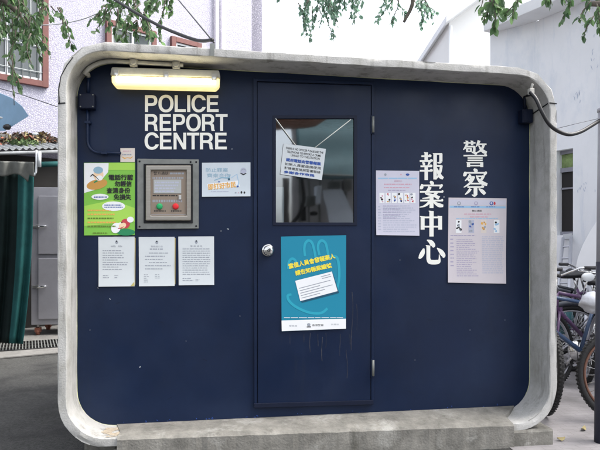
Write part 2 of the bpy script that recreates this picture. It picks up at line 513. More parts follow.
    def text(s, body, u0, v0, u1, v1, Y, m, ang=0.0, bold=0.0, keep=False):   # words fitted to a pixel rectangle
        vt, ft = glyphs(body, bold)
        if not vt:
            return s
        xs = [p[0] for p in vt]; ys = [p[1] for p in vt]
        w, h = max(xs) - min(xs), max(ys) - min(ys)
        cu, cv = (u0 + u1) / 2, (v0 + v1) / 2
        ca, sa = math.cos(ang), math.sin(ang)
        vs_ = []
        for x, y in vt:
            a = ((x - min(xs)) / w - 0.5) * (u1 - u0)
            b = -((y - min(ys)) / h - 0.5) * (v1 - v0)
            vs_.append(P(cu + a * ca - b * sa, cv + a * sa + b * ca, Y))
        return s.add(vs_, ft, m)

    def heavy(s, body, u0, v0, u1, v1, Y, m, ang=0.0, w=.35):      # a heavier cut of the same words
        for k, (du, dv) in enumerate(((0, 0), (w, 0), (0, w * .7), (w, w * .7))):
            s.text(body, u0 + du, v0 + dv, u1 + du - w, v1 + dv - w * .7, Y - k * .00008, m, ang, .004)
        return s

    def lines(s, u0, v0, u1, v1, n, Y, m, fill=0.5, rag=0.35, word=(1.0, 4.0), gap=0.6, indent=0.0):   # rows of print too small to read
        step = (v1 - v0) / n
        for i in range(n):
            v = v0 + step * (i + 0.2)
            end = u1 - (u1 - u0) * random.random() * rag
            u = u0 + (indent if i % 3 == 0 else 0)
            while u < end:
                w = random.uniform(*word)
                e = min(u + w, end)
                s.flat([(u, v), (e, v), (e, v + step * fill), (u, v + step * fill)], Y, m)
                u = e + gap * random.uniform(0.6, 1.4)
        return s

    def stroke(s, pts, Y, m):              # pixel polyline with a width at every point
        L = []; Rr = []
        k = len(pts)
        for i in range(k):
            a = pts[max(i - 1, 0)]; b = pts[min(i + 1, k - 1)]
            dx, dy = b[0] - a[0], b[1] - a[1]
            q = math.hypot(dx, dy) or 1
            nx, ny = -dy / q, dx / q
            w = pts[i][2] / 2
            L.append((pts[i][0] + nx * w, pts[i][1] + ny * w)); Rr.append((pts[i][0] - nx * w, pts[i][1] - ny * w))
        vs_ = [P(u, v, Y) for u, v in L + Rr]
        return s.add(vs_, [(i, i + 1, k + i + 1, k + i) for i in range(k - 1)], m)

    def build(s, name, parent=None, origin=None, bevel=0.0, seg=2, local=False):
        me = bpy.data.meshes.new(name)
        o = bpy.data.objects.new(name, me)
        col.objects.link(o)
        org = Vector((0, 0, 0))
        if parent is not None and not local:
            org = WORLD[parent.name]
        elif origin is not None:
            org = Vector(origin)
        me.from_pydata([v - org for v in s.v], [], s.f)
        for nm in s.names:
            me.materials.append(MATS[nm])
        for p, k, q in zip(me.polygons, s.m, s.sm):
            p.material_index = k; p.use_smooth = q
        bm = bmesh.new(); bm.from_mesh(me)
        bmesh.ops.recalc_face_normals(bm, faces=bm.faces)
        bm.to_mesh(me); bm.free()
        me.update()
        if bevel:
            bv = o.modifiers.new('edge', 'BEVEL')
            bv.width = bevel; bv.segments = seg; bv.limit_method = 'ANGLE'; bv.angle_limit = R(40)
        if parent is not None:
            o.parent = parent
            WORLD[o.name] = WORLD.get(parent.name, Vector((0, 0, 0))) if not local else Vector((0, 0, 0))
        else:
            o.location = org
            WORLD[o.name] = org
        return o


WORLD = {}          # world position of every object's own origin (parents are never rotated unless built local)
_G = {}


def glyphs(body, bold):
    key = (body, bold)
    if key in _G:
        return _G[key]
    cu = bpy.data.curves.new('words', 'FONT')
    cu.body = body
    cu.offset = bold
    cu.resolution_u = 3
    ob = bpy.data.objects.new('words', cu)
    col.objects.link(ob)
    bpy.context.view_layer.update()
    me = bpy.data.meshes.new_from_object(ob.evaluated_get(bpy.context.evaluated_depsgraph_get()))
    vt = [(v.co.x, v.co.y) for v in me.vertices]
    ft = [list(p.vertices) for p in me.polygons]
    bpy.data.objects.remove(ob); bpy.data.curves.remove(cu); bpy.data.meshes.remove(me)
    _G[key] = (vt, ft)
    return _G[key]


def leaf(mb, p, d, nrm, L, m):
    d = d.normalized(); s_ = d.cross(nrm)
    if s_.length < 1e-4: s_ = d.orthogonal()
    s_.normalize(); nn = s_.cross(d)
    w_ = L * random.uniform(.20, .33)
    def at(t, k, up): return p + d * L * t + s_ * w_ * k + nn * L * (up - .14 * t * t)
    vs_ = [at(0, 0, 0), at(.22, .72, .05), at(.5, 1, .07), at(.78, .62, .05), at(1, 0, 0), at(.78, -.62, .05), at(.5, -1, .07), at(.22, -.72, .05), at(.5, 0, 0)]
    mb.add(vs_, [(0, 1, 8), (1, 2, 8), (2, 3, 8), (3, 4, 8), (4, 5, 8), (5, 6, 8), (6, 7, 8), (7, 0, 8)], m)


def rv(): return Vector((random.uniform(-1, 1), random.uniform(-1, 1), random.uniform(-1, 1)))


def tag(o, label=None, cat=None, group=None, kind=None):
    if label: o['label'] = label
    if cat: o['category'] = cat
    if group: o['group'] = group
    if kind: o['kind'] = kind
    return o


def thing(name, loc, label, cat, group=None, rz=0.0):
    o = bpy.data.objects.new(name, None)
    o.empty_display_size = 0.1
    col.objects.link(o)
    o.location = loc
    o.rotation_euler = (0, 0, rz)
    WORLD[o.name] = Vector(loc)
    return tag(o, label, cat, group)


def copy_tree(o, parent=None):
    c = o.copy(); col.objects.link(c)
    if parent is not None:
        c.parent = parent
    for ch in list(o.children):
        copy_tree(ch, c)
    return c


def rect(u0, v0, u1, v1):
    return [(u0, v0), (u1, v0), (u1, v1), (u0, v1)]


# ================================================================== ground
g = MB()
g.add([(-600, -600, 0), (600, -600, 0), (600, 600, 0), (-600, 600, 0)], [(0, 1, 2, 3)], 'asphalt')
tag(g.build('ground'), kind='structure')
pv = MB()
a0 = GD(548, 2.2); a1 = GD(548, 9.2)
pv.add([(1.62, -1.5, 0.004), (9, -1.5, 0.004), (9, 16, 0.004), (2.1, 16, 0.004)], [(0, 1, 2, 3)], 'paving')
tag(pv.build('pavement'), kind='structure')

# ================================================================== the booth
YF, YP, YB = 3.315, 3.55, 5.35
XL = P(57.6, 243, YF).x; XR = P(557, 243, YF).x
IL = P(66, 243, YF).x; IR = P(549, 243, YF).x
ZTL, ZTR = 1.24 + 1.112, 1.24 + 1.070        # outer top at left and right end
ZBL, ZBR = 1.24 - 1.122, 1.24 - 1.150
LIP = 0.047


def zt(x): return ZTL + (ZTR - ZTL) * (x - XL) / (XR - XL)
def zb(x): return ZBL + (ZBR - ZBL) * (x - XL) / (XR - XL)


def profile(off, r, nc=9, step=0.035):        # rounded outline, off inside the outer one
    x0, x1 = XL + off, XR - off
    pts = []

    def arc(cx, cz, a0_, a1_):
        for i in range(nc + 1):
            if off == 0 and a0_ > 0.1:                # the cast outer corners at the top are three flat facets
                k = min(2, i * 3 // nc); t = i * 3 / nc - k
                b0 = a0_ + (a1_ - a0_) * k / 3; b1 = a0_ + (a1_ - a0_) * (k + 1) / 3
                pts.append((cx + r * (math.cos(b0) * (1 - t) + math.cos(b1) * t), cz + r * (math.sin(b0) * (1 - t) + math.sin(b1) * t)))
                continue
            a = a0_ + (a1_ - a0_) * i / nc
            pts.append((cx + r * math.cos(a), cz + r * math.sin(a)))

    def run(p, q):
        n = max(2, int(60 if abs(p[0] - q[0]) > 1 else 44))
        for i in range(1, n):
            t = i / n
            pts.append((p[0] + (q[0] - p[0]) * t, p[1] + (q[1] - p[1]) * t))
    cTL = (x0 + r, zt(x0 + r) - off - r); cTR = (x1 - r, zt(x1 - r) - off - r)
    cBR = (x1 - r, zb(x1 - r) + off + r); cBL = (x0 + r, zb(x0 + r) + off + r)
    h = math.pi / 2
    arc(*cTL, 2 * h, h); run((cTL[0], cTL[1] + r), (cTR[0], cTR[1] + r))
    arc(*cTR, h, 0); run((cTR[0] + r, cTR[1]), (cBR[0] + r, cBR[1]))
    arc(*cBR, 0, -h); run((cBR[0], cBR[1] - r), (cBL[0], cBL[1] - r))
    arc(*cBL, -h, -2 * h); run((cBL[0] - r, cBL[1]), (cTL[0] - r, cTL[1]))
    return pts


booth = thing('police_booth', (0.6, YF, 0.1), 'navy blue fronted police report booth inside a thick rounded grey concrete surround', 'booth')
outer = profile(0.0, 0.255); inner = profile(LIP, 0.215)
n = len(outer)
rows = []                                     # section of the concrete ring, from the outer back round to the inner back
def jit(x, z, k, s_): return s_ * noise.noise(Vector((x * 9 + k * 7.1, z * 9, k * 3.3)))
sec = [(0.0, YB), (0.0, 4.2), (0.0, YF + 0.05), (0.0, YF + 0.004), (0.004, YF), (0.5, YF - 0.001), (LIP - 0.004, YF), (LIP, YF + 0.004), (LIP, YF + 0.06), (LIP, YP + 0.05), (LIP, YB)]
sh = MB()
vs_ = []
for k, (o_, y_) in enumerate(sec):
    for i in range(n):
        t = 0.5 if o_ == 0.5 else o_ / LIP
        x = outer[i][0] * (1 - t) + inner[i][0] * t; z = outer[i][1] * (1 - t) + inner[i][1] * t
        amp = 0.0045 if k in (3, 4, 6, 7) else 0.0012
        ch = max(0, noise.noise(Vector((x * 6 + k // 5 * 9, z * 6, 2.0))) - 0.32) * 0.035 if k in (4, 6) else 0
        cx, cz = 0.6, 1.2
        q = jit(x, z, k, amp)
        L = math.hypot(x - cx, z - cz)
        vs_.append((x + (x - cx) / L * q, y_ + (jit(x, z, k + 20, 0.003) if 2 < k < 8 else 0) + ch, z + (z - cz) / L * q))
K = len(sec)
fs = [(k * n + i, (k + 1) * n + i, (k + 1) * n + (i + 1) % n, k * n + (i + 1) % n) for k in range(K - 1) for i in range(n)]
fs += [((K - 1) * n + i, i, (i + 1) % n, (K - 1) * n + (i + 1) % n) for i in range(n)]
sh.add(vs_, fs, 'concrete', True)
shell = sh.build('concrete_surround', booth)
es = shell.modifiers.new('split', 'EDGE_SPLIT'); es.split_angle = R(24)
# construction joints in the ring
for side, (xa, xb, va) in enumerate(((XL, IL, 104), (IR, XR, 104))):
    za = P(62 if side == 0 else 553, va, YF).z
    jm = MB(); jm.box(((xa + xb) / 2, YF - 0.0015, za + 0.004), (abs(xb - xa) - 0.006, 0.004, 0.006), 'gap_black', ry=R(-6 if side == 0 else 5))
    jm.box((xb if side == 0 else xa, YF + 0.12, za - 0.01), (0.004, 0.22, 0.006), 'gap_black', rx=R(-8)); jm.build('joint', booth)
jm = MB(); jm.tube([P(59.3, 104, YF - .002), P(58.6, 90, YF - .002), P(61.0, 76, YF - .002), P(67, 65, YF - .002), P(73, 57, YF - .002)], 0.0028, 'gap_black', n=5)
jm.build('crack', booth)
# front wall, with an opening behind the door's window
front = profile(LIP - 0.002, 0.213)
wl = MB()
hole = [P(u, v, YP) for u, v in rect(262, 96, 366, 232)]
wl.slab3([[Vector((x, YP, z)) for x, z in front], hole], YP, YP + 0.05, 'navy_paint')
wall = wl.build('front_wall', booth)
# small scars in the paint
sc_ = MB()
for (u, v, a, b) in ((110, 299, 1.2, .5), (98, 288, 1, .4), (140, 367, 1.3, .6), (228, 229, 1.6, .5), (221, 231, .7, .4), (150, 226.5, .8, .4), (232, 149, .5, .7), (444, 197, .7, .9), (470, 330, .5, .4), (186, 341, .5, .3),
                     (415, 360, .6, .3), (90, 330, .4, .5), (505, 320, .4, .4), (240, 316, .4, .5), (400, 260, .5, .3)):
    sc_.ell(u, v, a * 0.7, b * 0.7, YP - 0.0007, 'chip_white', 7, random.random() * 3)
for (u, v, a, b) in ((118, 303, 5, 1.2), (160, 322, 7, 1.0), (205, 360, 6, 1), (430, 320, 7, 1.1), (480, 350, 5, 1), (410, 392, 6, .8), (170, 398, 7, .7), (446, 300, 4, .8)):
    sc_.ell(u, v, a * 0.5, b * 0.3, YP - 0.0006, 'navy_dark', 9, random.uniform(-.5, .5))
for i in range(26):
    u = random.uniform(115, 500) if i > 8 else random.uniform(140, 235)
    sc_.ell(u, 423.6 - 18.3 * (u - 117) / 397 - random.uniform(0, 2.5), random.uniform(.3, 1.3), random.uniform(.2, .5), YP - .0006, 'flake_blue', 7, random.random())
sc_.build('paint_chips', wall)
be = MB()
pts = [Vector((x, YP - 0.001, z)) for x, z in front]
be.tube(pts + [pts[0]], [0.0045 + 0.003 * noise.noise(p * 5) for p in pts + [pts[0]]], 'sealant', n=6)
be.build('sealant_bead', booth)
# back wall, so the booth is a closed room
bw = MB()
bw.slab3([[Vector((x, YB - 0.1, z)) for x, z in profile(LIP - .002, .213)]], YB - 0.1, YB - 0.04, 'shutter_tan')
bw.build('back_wall', booth)

# door
dr = MB()
WIN = rect(274.5, 117, 355.5, 224)
dr.slab([(257.5, 82), (371, 85.5), (370.5, 400.5), (257.8, 404.3)], YP - 0.016, YP - 0.001, 'navy_door_paint', holes=[WIN])
door = dr.build('door', booth, bevel=0.003)
gs = MB()
gs.slab(rect(273, 115.4, 357, 225.6), YP - 0.021, YP - 0.0165, 'navy_dark', holes=[rect(276, 118.6, 354, 222.4)])
gs.build('window_bead', door, bevel=0.0015)
gl = MB()
gl.add([P(u, v, YP - 0.010) for u, v in rect(274.7, 117.2, 355.3, 223.8)], [(0, 1, 2, 3)], 'window_glass')
gl.build('window_pane', door)
pp = MB()
pp.slab(rect(275, 187, 284, 223), YP + 0.002, YP + 0.004, 'paper_white')
pp.build('inner_blind_edge', door)
fr = MB()
fr.slab([(253.2, 78.0), (374.6, 82.0), (374.2, 404.2), (254.2, 408.2)], YP - 0.012, YP - 0.0005, 'navy_paint', holes=[[(257.0, 81.2), (371.6, 84.8), (371.1, 401.3), (257.3, 405.1)]])
fr.build('door_frame', booth, bevel=0.003)
gp = MB()
gp.slab([(255.5, 80.5), (372.5, 84.0), (372.0, 402.0), (256, 405.8)], YP - 0.0012, YP - 0.0004, 'gap_black', holes=[rect(262, 96, 366, 232)])
gp.build('door_gap', booth)
# dark door sill strip, knob, hinges
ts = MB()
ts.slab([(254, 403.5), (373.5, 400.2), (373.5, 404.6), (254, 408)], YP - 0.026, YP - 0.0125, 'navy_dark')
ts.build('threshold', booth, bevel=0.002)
kn = MB()
kc = P(267.8, 250.3, YP - 0.016)
kn.lathe(kc, (0, -1, 0), [(0, .037), (.004, .038), (.008, .034), (.012, .022), (.03, .018), (.036, .027), (.05, .031), (.06, .026), (.064, .016)], 'chrome', 28)
kb = kn.build('knob', door)
kh = MB(); kh.lathe(kc + Vector((0, -.0642, 0)), (0, -1, 0), [(0, .009), (.002, .009)], 'gap_black', 14); kh.box(kc + Vector((0, -.067, 0)), (.003, .002, .011), 'steel')
kh.build('keyhole', kb)
for v in (124.5, 368):
    h = MB()
    h.slab(rect(370.8, v - 9, 375.6, v + 9), YP - 0.0205, YP - 0.0165, 'navy_paint')
    c = P(373.2, v, YP - 0.024)
    h.lathe(c - Vector((0, 0, .05)), (0, 0, 1), [(0, .008), (.1, .008)], 'zinc', 10)
    h.build('hinge', door)
dp = MB()
for (u, v0, v1, w, b) in ((352, 292, 350, .9, .9), (347, 350, 378, .8, -.7), (357, 304, 330, .6, .4), (340, 334, 356, .7, .3), (350, 334, 344, .6, .2), (310, 333, 352, .9, .3), (318, 334, 346, .8, .2), (322, 337, 361, 1.2, .5), (326, 333, 348, .7, .3), (304, 334, 342, .6, 0), (290, 334, 344, .5, 0)):
    k = 9
    dp.stroke([(u + b * math.sin(i * .55 + u), v0 + (v1 - v0) * i / k, w * (0.35 + 0.65 * random.random()) * 0.6) for i in range(k + 1)], YP - 0.0168, 'drip')
dp.build('dried_drips', door)

# lettering on the wall: bold grotesque capitals
def arc2(cx, cy, rx, ry, a0_, a1_, k=14, ex=2.0):
    out = []
    for i in range(k + 1):
        a = R(a0_ + (a1_ - a0_) * i / k); c_, s_ = math.cos(a), math.sin(a)
        out.append((cx + rx * math.copysign(abs(c_) ** (2 / ex), c_), cy + ry * math.copysign(abs(s_) ** (2 / ex), s_)))
    return out


ST, HT = .20, .165
CAPS = {
    'I': (.20, [(0, 0), (ST, 0), (ST, 1), (0, 1)], []),
    'L': (.72, [(0, 0), (.72, 0), (.72, HT), (ST, HT), (ST, 1), (0, 1)], []),
    'E': (.76, [(0, 0), (.76, 0), (.76, HT), (ST, HT), (ST, .425), (.70, .425), (.70, .585), (ST, .585), (ST, 1 - HT), (.74, 1 - HT), (.74, 1), (0, 1)], []),
    'T': (.80, [(.30, 0), (.50, 0), (.50, 1 - HT), (.80, 1 - HT), (.80, 1), (0, 1), (0, 1 - HT), (.30, 1 - HT)], []),
    'N': (.82, [(0, 0), (.19, 0), (.19, .68), (.61, 0), (.82, 0), (.82, 1), (.63, 1), (.63, .33), (.21, 1), (0, 1)], []),
    'P': (.80, [(0, 0), (ST, 0), (ST, .36)] + arc2(.44, .68, .36, .32, -90, 90, ex=2.4) + [(0, 1)], [[(ST, .52)] + arc2(.40, .68, .20, .16, -90, 90, ex=2.4) + [(ST, .84)]]),
    'R': (.86, [(0, 0), (ST, 0), (ST, .39), (.42, .39), (.54, .37), (.60, .29), (.61, .15), (.63, .04), (.65, 0), (.86, 0), (.86, .035), (.82, .09), (.81, .24), (.79, .36), (.74, .43), (.67, .465)]
          + arc2(.46, .705, .36, .295, -40, 90, ex=2.4) + [(0, 1)], [[(ST, .545)] + arc2(.42, .695, .20, .15, -90, 90, ex=2.4) + [(ST, .845)]]),
    'O': (.98, arc2(.49, .5, .49, .525, 0, 348, 30, 2.25), [arc2(.49, .5, .285, .36, 0, 348, 30, 2.25)]),
    'C': (.93, arc2(.48, .5, .48, .525, 21, 339, 30, 2.2) + arc2(.48, .5, .275, .36, 328, 32, 30, 2.2), []),
}


def word(w_, u0, v0, u1, v1):
    mb = MB(); x = 0; put = []
    for i, ch in enumerate(w_):
        wd, o_, h_ = CAPS[ch]
        if i:
            x += .075 if ch in 'OC' or w_[i - 1] in 'OC' else (.05 if ch == 'T' or w_[i - 1] == 'T' else .125)
            if w_[i - 1] == 'L': x -= .03
        put.append((x, o_, h_)); x += wd
    for x0_, o_, h_ in put:
        loops = [[P(u0 + (a + x0_) / x * (u1 - u0), v1 - b_ * (v1 - v0), YP) for a, b_ in L_] for L_ in [o_] + h_]
        mb.slab3(loops, YP - .0022, YP - .0004, 'white_vinyl')
    return mb.build('english_word', wall)


word('POLICE', 145, 95.3, 218.6, 112.0)
word('REPORT', 145, 114.2, 227.6, 131.0)
word('CENTRE', 144.6, 132.8, 226.8, 149.4)


class Ming:                                   # characters in the printed serif style, on a 100 x 100 field
    def __init__(s, mb, u0, v0, u1, v1):
        s.mb = mb; s.b = (u0, v0, u1, v1); s.k = 0

    def Q(s, *pts):
        u0, v0, u1, v1 = s.b
        s.k += 1
        sx, sy = (u1 - u0) / 100, (v1 - v0) / 100
        # smooth the polyline
        out = []
        P_ = [pts[0]] + list(pts) + [pts[-1]]
        for i in range(1, len(P_) - 2):
            for j in range(5):
                t = j / 5
                out.append(tuple(0.5 * (2 * P_[i][c] + (P_[i + 1][c] - P_[i - 1][c]) * t + (2 * P_[i - 1][c] - 5 * P_[i][c] + 4 * P_[i + 1][c] - P_[i + 2][c]) * t * t
                                        + (3 * P_[i][c] - P_[i - 1][c] - 3 * P_[i + 1][c] + P_[i + 2][c]) * t ** 3) for c in range(3)))
        out.append(pts[-1])
        s.mb.stroke([(u0 + a * sx, v0 + b * sy, max(w * 1.13, 1.5) * sx) for a, b, w in out], YP - .0010 - s.k * .00012, 'white_vinyl')

    def line(s, x0, y0, x1, y1, w):
        u0, v0, u1, v1 = s.b
        s.k += 1
        sx, sy = (u1 - u0) / 100, (v1 - v0) / 100
        s.mb.stroke([(u0 + x0 * sx, v0 + y0 * sy, w * 1.1 * sx), (u0 + x1 * sx, v0 + y1 * sy, w * 1.1 * sx)], YP - .0010 - s.k * .00012, 'white_vinyl')

    def H(s, x0, x1, y, w=6.5):
        s.line(x0, y, x1, y, w)
        s.Q((x1 - 12, y + .5, 2), (x1 - 5, y - 3, 8), (x1 + 1, y + 1, 5))

    def h(s, x0, x1, y, w=6): s.line(x0, y, x1, y, w)

    def V(s, x, y0, y1, w=14):
        s.line(x, y0, x, y1, w)
        s.Q((x - w * .72, y0 - .5, 2), (x - w * .2, y0 + 2.5, 6), (x + w * .5, y0 + 3, 4))


zh = MB(); c = Ming(zh, 419.5, 210.5, 443.5, 237)        # middle
c.V(13, 22, 72, 15); c.V(86, 21, 72, 15); c.h(10, 90, 26, 6.5); c.h(13, 86, 61, 6.5); c.V(50, 2, 98, 16)
zh.build('chinese_character', wall)
zh = MB(); c = Ming(zh, 418, 239.5, 444.5, 264.5)        # heart
c.Q((22, 36, 5), (17, 54, 15), (8, 70, 12), (2, 72, 5)); c.V(39, 24, 80, 13); c.Q((39, 76, 13), (44, 88, 15), (58, 91, 15), (76, 89, 14), (81, 80, 7), (80, 60, 2))
c.Q((34, 2, 3), (48, 10, 14), (57, 24, 15), (55, 31, 5)); c.Q((72, 34, 3), (86, 48, 14), (96, 64, 14), (94, 72, 5))
zh.build('chinese_character', wall)
zh = MB(); c = Ming(zh, 419.5, 181.5, 443.5, 208)        # case
c.Q((44, 0, 6), (52, 6, 14), (53, 14, 8)); c.h(10, 92, 15, 6.5); c.Q((11, 10, 6), (9, 22, 13), (3, 28, 5)); c.Q((97, 14, 5), (91, 16, 11), (84, 28, 3))
c.h(2, 98, 39, 6.5); c.Q((92, 37, 3), (95, 37, 9), (99, 40, 3)); c.Q((44, 20, 13), (36, 34, 11), (28, 44, 10), (46, 50, 9), (66, 55, 11), (82, 63, 14)); c.Q((72, 40, 11), (58, 54, 10), (36, 61, 7), (12, 64, 3))
c.h(3, 97, 72, 6.5); c.Q((91, 70, 3), (94, 70, 9), (98, 73, 3)); c.V(50, 60, 100, 15); c.Q((45, 73, 9), (32, 86, 9), (16, 94, 6), (0, 97, 3)); c.Q((55, 73, 5), (70, 84, 11), (84, 90, 15), (99, 92, 9))
zh.build('chinese_character', wall)
zh = MB(); c = Ming(zh, 419.5, 152, 443.5, 180)          # report
c.H(8, 48, 15); c.V(28, 1, 32, 13); c.H(1, 54, 32); c.Q((13, 36, 4), (18, 42, 10), (19, 48, 5)); c.Q((43, 34, 9), (39, 42, 7), (34, 50, 3)); c.H(4, 52, 51); c.H(1, 54, 67); c.V(28, 51, 100, 13)
c.V(65, 5, 98, 13); c.h(62, 94, 7, 6.5); c.V(89, 6, 34, 12); c.Q((89, 33, 11), (84, 38, 8), (74, 38, 3)); c.h(64, 92, 50, 6.5); c.Q((91, 48, 10), (87, 68, 10), (78, 86, 8), (64, 98, 3)); c.Q((70, 56, 5), (79, 74, 11), (88, 88, 14), (99, 94, 10))
zh.build('chinese_character', wall)
zh = MB(); c = Ming(zh, 463, 140.5, 487, 167)            # guard
c.h(3, 52, 9, 6); c.V(17, 1, 18, 9); c.V(38, 1, 18, 9); c.Q((16, 15, 9), (10, 26, 8), (1, 35, 3)); c.h(14, 50, 23, 6); c.Q((47, 22, 9), (47, 36, 9), (44, 44, 9), (36, 45, 3)); c.V(17, 30, 44, 8); c.V(33, 30, 43, 7); c.h(17, 36, 31, 5); c.h(17, 34, 41, 5)
c.Q((67, 0, 11), (62, 12, 9), (54, 24, 3)); c.h(62, 98, 14, 6); c.Q((87, 14, 10), (80, 30, 9), (70, 40, 7), (54, 47, 3)); c.Q((65, 18, 4), (74, 32, 9), (86, 42, 13), (99, 46, 9))
c.Q((42, 46, 4), (52, 48, 11), (56, 53, 6)); c.H(2, 98, 57, 6); c.h(19, 82, 66, 5.5); c.h(19, 82, 75, 5.5); c.V(23, 82, 100, 12); c.V(78, 82, 100, 12); c.h(20, 80, 84, 5.5); c.h(20, 80, 95, 5.5)
zh.build('chinese_character', wall)
zh = MB(); c = Ming(zh, 463, 169, 487.5, 196)            # inspect
c.Q((44, 0, 6), (52, 6, 14), (53, 12, 8)); c.h(8, 93, 14, 6.5); c.Q((9, 10, 6), (8, 20, 13), (2, 26, 5)); c.Q((98, 13, 5), (92, 15, 11), (85, 26, 3))
c.Q((30, 20, 9), (22, 32, 8), (8, 44, 3)); c.h(26, 44, 29, 5); c.Q((45, 27, 9), (38, 42, 9), (24, 56, 8), (3, 68, 3)); c.Q((18, 36, 4), (26, 42, 10), (28, 46, 5)); c.Q((28, 30, 4), (34, 37, 9), (36, 41, 4))
c.h(56, 84, 27, 5.5); c.Q((84, 25, 10), (76, 38, 9), (62, 48, 3)); c.Q((54, 24, 4), (64, 40, 10), (80, 52, 14), (99, 58, 10)); c.h(32, 72, 54, 6); c.H(18, 84, 67, 6); c.V(51, 67, 96, 14); c.Q((51, 93, 13), (46, 99, 8), (36, 95, 3))
c.Q((31, 73, 10), (22, 84, 9), (8, 95, 3)); c.Q((64, 72, 4), (78, 82, 13), (90, 93, 11))
zh.build('chinese_character', wall)

# ------------------------------------------------------------------ plinth and sill under the booth
pl = MB()
zp = 0.104
x0, x1 = P(113, 445, 3.3).x, P(553, 440, 3.30).x
nx = 60
def plv(i, y, z, k): return (x0 + (x1 - x0) * i / nx, y + 0.004 * noise.noise(Vector((i * .6, k * 4, 1))), z + (0.004 * noise.noise(Vector((i * .5, k * 5, 7))) if z > 0 else 0))
vv = []
for i in range(nx + 1):
    vv += [plv(i, 3.302, -0.05, 0), plv(i, 3.300, 0.05, 1), plv(i, 3.300, zp - .018, 2), plv(i, 3.307, zp - .006, 3), plv(i, 5.3, zp - .006, 4), plv(i, 5.3, -0.05, 5)]
ff = [(i * 6 + j, (i + 1) * 6 + j, (i + 1) * 6 + (j + 1) % 6, i * 6 + (j + 1) % 6) for i in range(nx) for j in range(6)]
ff += [(5, 4, 3, 2, 1, 0), tuple(nx * 6 + j for j in range(6))]
pl.add(vv, ff, 'concrete_worn')
po = pl.build('concrete_plinth', origin=((x0 + x1) / 2, 3.3, 0))
ft = MB(); ft.box((x0 - .09, 4.4, .04), (.20, 1.85, .092), 'concrete_worn'); ft.build('footing', po)
tag(po, 'rough stained concrete plinth block under the rounded booth', 'plinth')
si = MB()
vv = []; nx = 70
for i in range(nx + 1):
    t = i / nx
    u = 117 + (514 - 117) * t
    b = P(u, 424.5 - 18.5 * t, YP - 0.002); f_ = P(u, 437.5 - 14.0 * t, 3.294)
    j1 = 0.004 * noise.noise(Vector((i * .45, 3, 1))); j2 = 0.005 * noise.noise(Vector((i * .7, 9, 1)))
    z_b = -0.02
    vv += [(f_.x, 3.292 + j2, z_b - .006), (f_.x, 3.291 + j2, f_.z - .014 + j1), (f_.x, 3.306, f_.z + j1), (f_.x, 3.40, f_.z + (b.z - f_.z) * .45 + j2), (b.x, YP - .002, b.z + .002), (b.x, YP - .002, z_b - .006)]
ff = [(i * 6 + j, (i + 1) * 6 + j, (i + 1) * 6 + (j + 1) % 6, i * 6 + (j + 1) % 6) for i in range(nx) for j in range(6)]
ff += [(5, 4, 3, 2, 1, 0), tuple(nx * 6 + j for j in range(6))]
si.add(vv, ff, 'mortar')
so = si.build('mortar_sill', booth)
def inner_z(x):                               # height of the ring's inner floor near its left corner
    r_ = .215; cx = XL + LIP + r_; cz = zb(cx) + LIP + r_
    return zb(x) + LIP if x >= cx else cz - math.sqrt(max(0, r_ * r_ - (x - cx) ** 2))


def spall(xa, xb, ya, yb, seed):
    mb = MB(); N = 26
    for i in range(N):
        for j in range(N):
            a, b_ = (i + .5) / N, (j + .5) / N
            if noise.noise(Vector((a * 3.2 + seed, b_ * 3.2, seed))) + .55 - 1.1 * max(abs(a - .5), abs(b_ - .5)) * 1.3 < .18: continue
            q = []
            for da, db_ in ((0, 0), (1, 0), (1, 1), (0, 1)):
                x = xa + (xb - xa) * (i + da) / N; y_ = ya + (yb - ya) * (j + db_) / N
                q.append(Vector((x, y_, inner_z(x) + .0025 + .003 * noise.noise(Vector((x * 60, y_ * 60, 1))))))
            mb.add(q, [(0, 1, 2, 3)], 'peeled_plaster')
    if mb.v: mb.build('spalled_patch', booth)


spall(XL + .16, XL + .38, 3.36, 3.54, 1.7)
spall(XL + .25, XL + .37, 3.33, 3.40, 6.2)

# ------------------------------------------------------------------ lamp with its lit tube
lc = P(166, 80, YP)
lamp = thing('batten_lamp', lc, 'lit fluorescent batten lamp with clipped cover above the white lettering', 'lamp')
hb = MB()
YL = YP - 0.105
hb.slab([(111.5, 66.8), (219, 70.0), (220.6, 77.8), (110, 75.2)], YL, YP - 0.001, 'lamp_body')
hb.build('housing', lamp, bevel=0.008, seg=3)
df = MB()
yl2 = YL - 0.006
A = [(111.8, 76.6), (219.4, 79.2), (219.6, 84.5), (217.2, 90.2), (215, 91.0), (114.6, 87.4), (112.3, 83.5)]
df.slab([(111.2, 75.6), (219.9, 78.2), (219.6, 85.0), (216, 88.6), (115, 85.8), (111.6, 82)], yl2, YP - 0.03, 'cover_clear')
df.build('diffuser', lamp, bevel=0.008, seg=3)
tb = MB()
tb.slab([(116, 76.2), (215.5, 78.8), (215.5, 84.2), (116, 81.6)], yl2 - 0.003, yl2 - 0.0005, 'tube_glow')
tb.build('lit_tube', lamp, bevel=0.001)
for u, v in ((116, 71), (166, 72.8), (214, 75)):
    cl = MB()
    cl.slab(rect(u - 2.6, v - 1.5, u + 2.6, v + 5), YL - 0.012, YL - 0.001, 'conduit')
    cl.slab(rect(u - 1.6, v + 1.5, u + 1.6, v + 4), YL - 0.016, YL - 0.0121, 'steel')
    cl.build('clip', lamp, bevel=0.002)

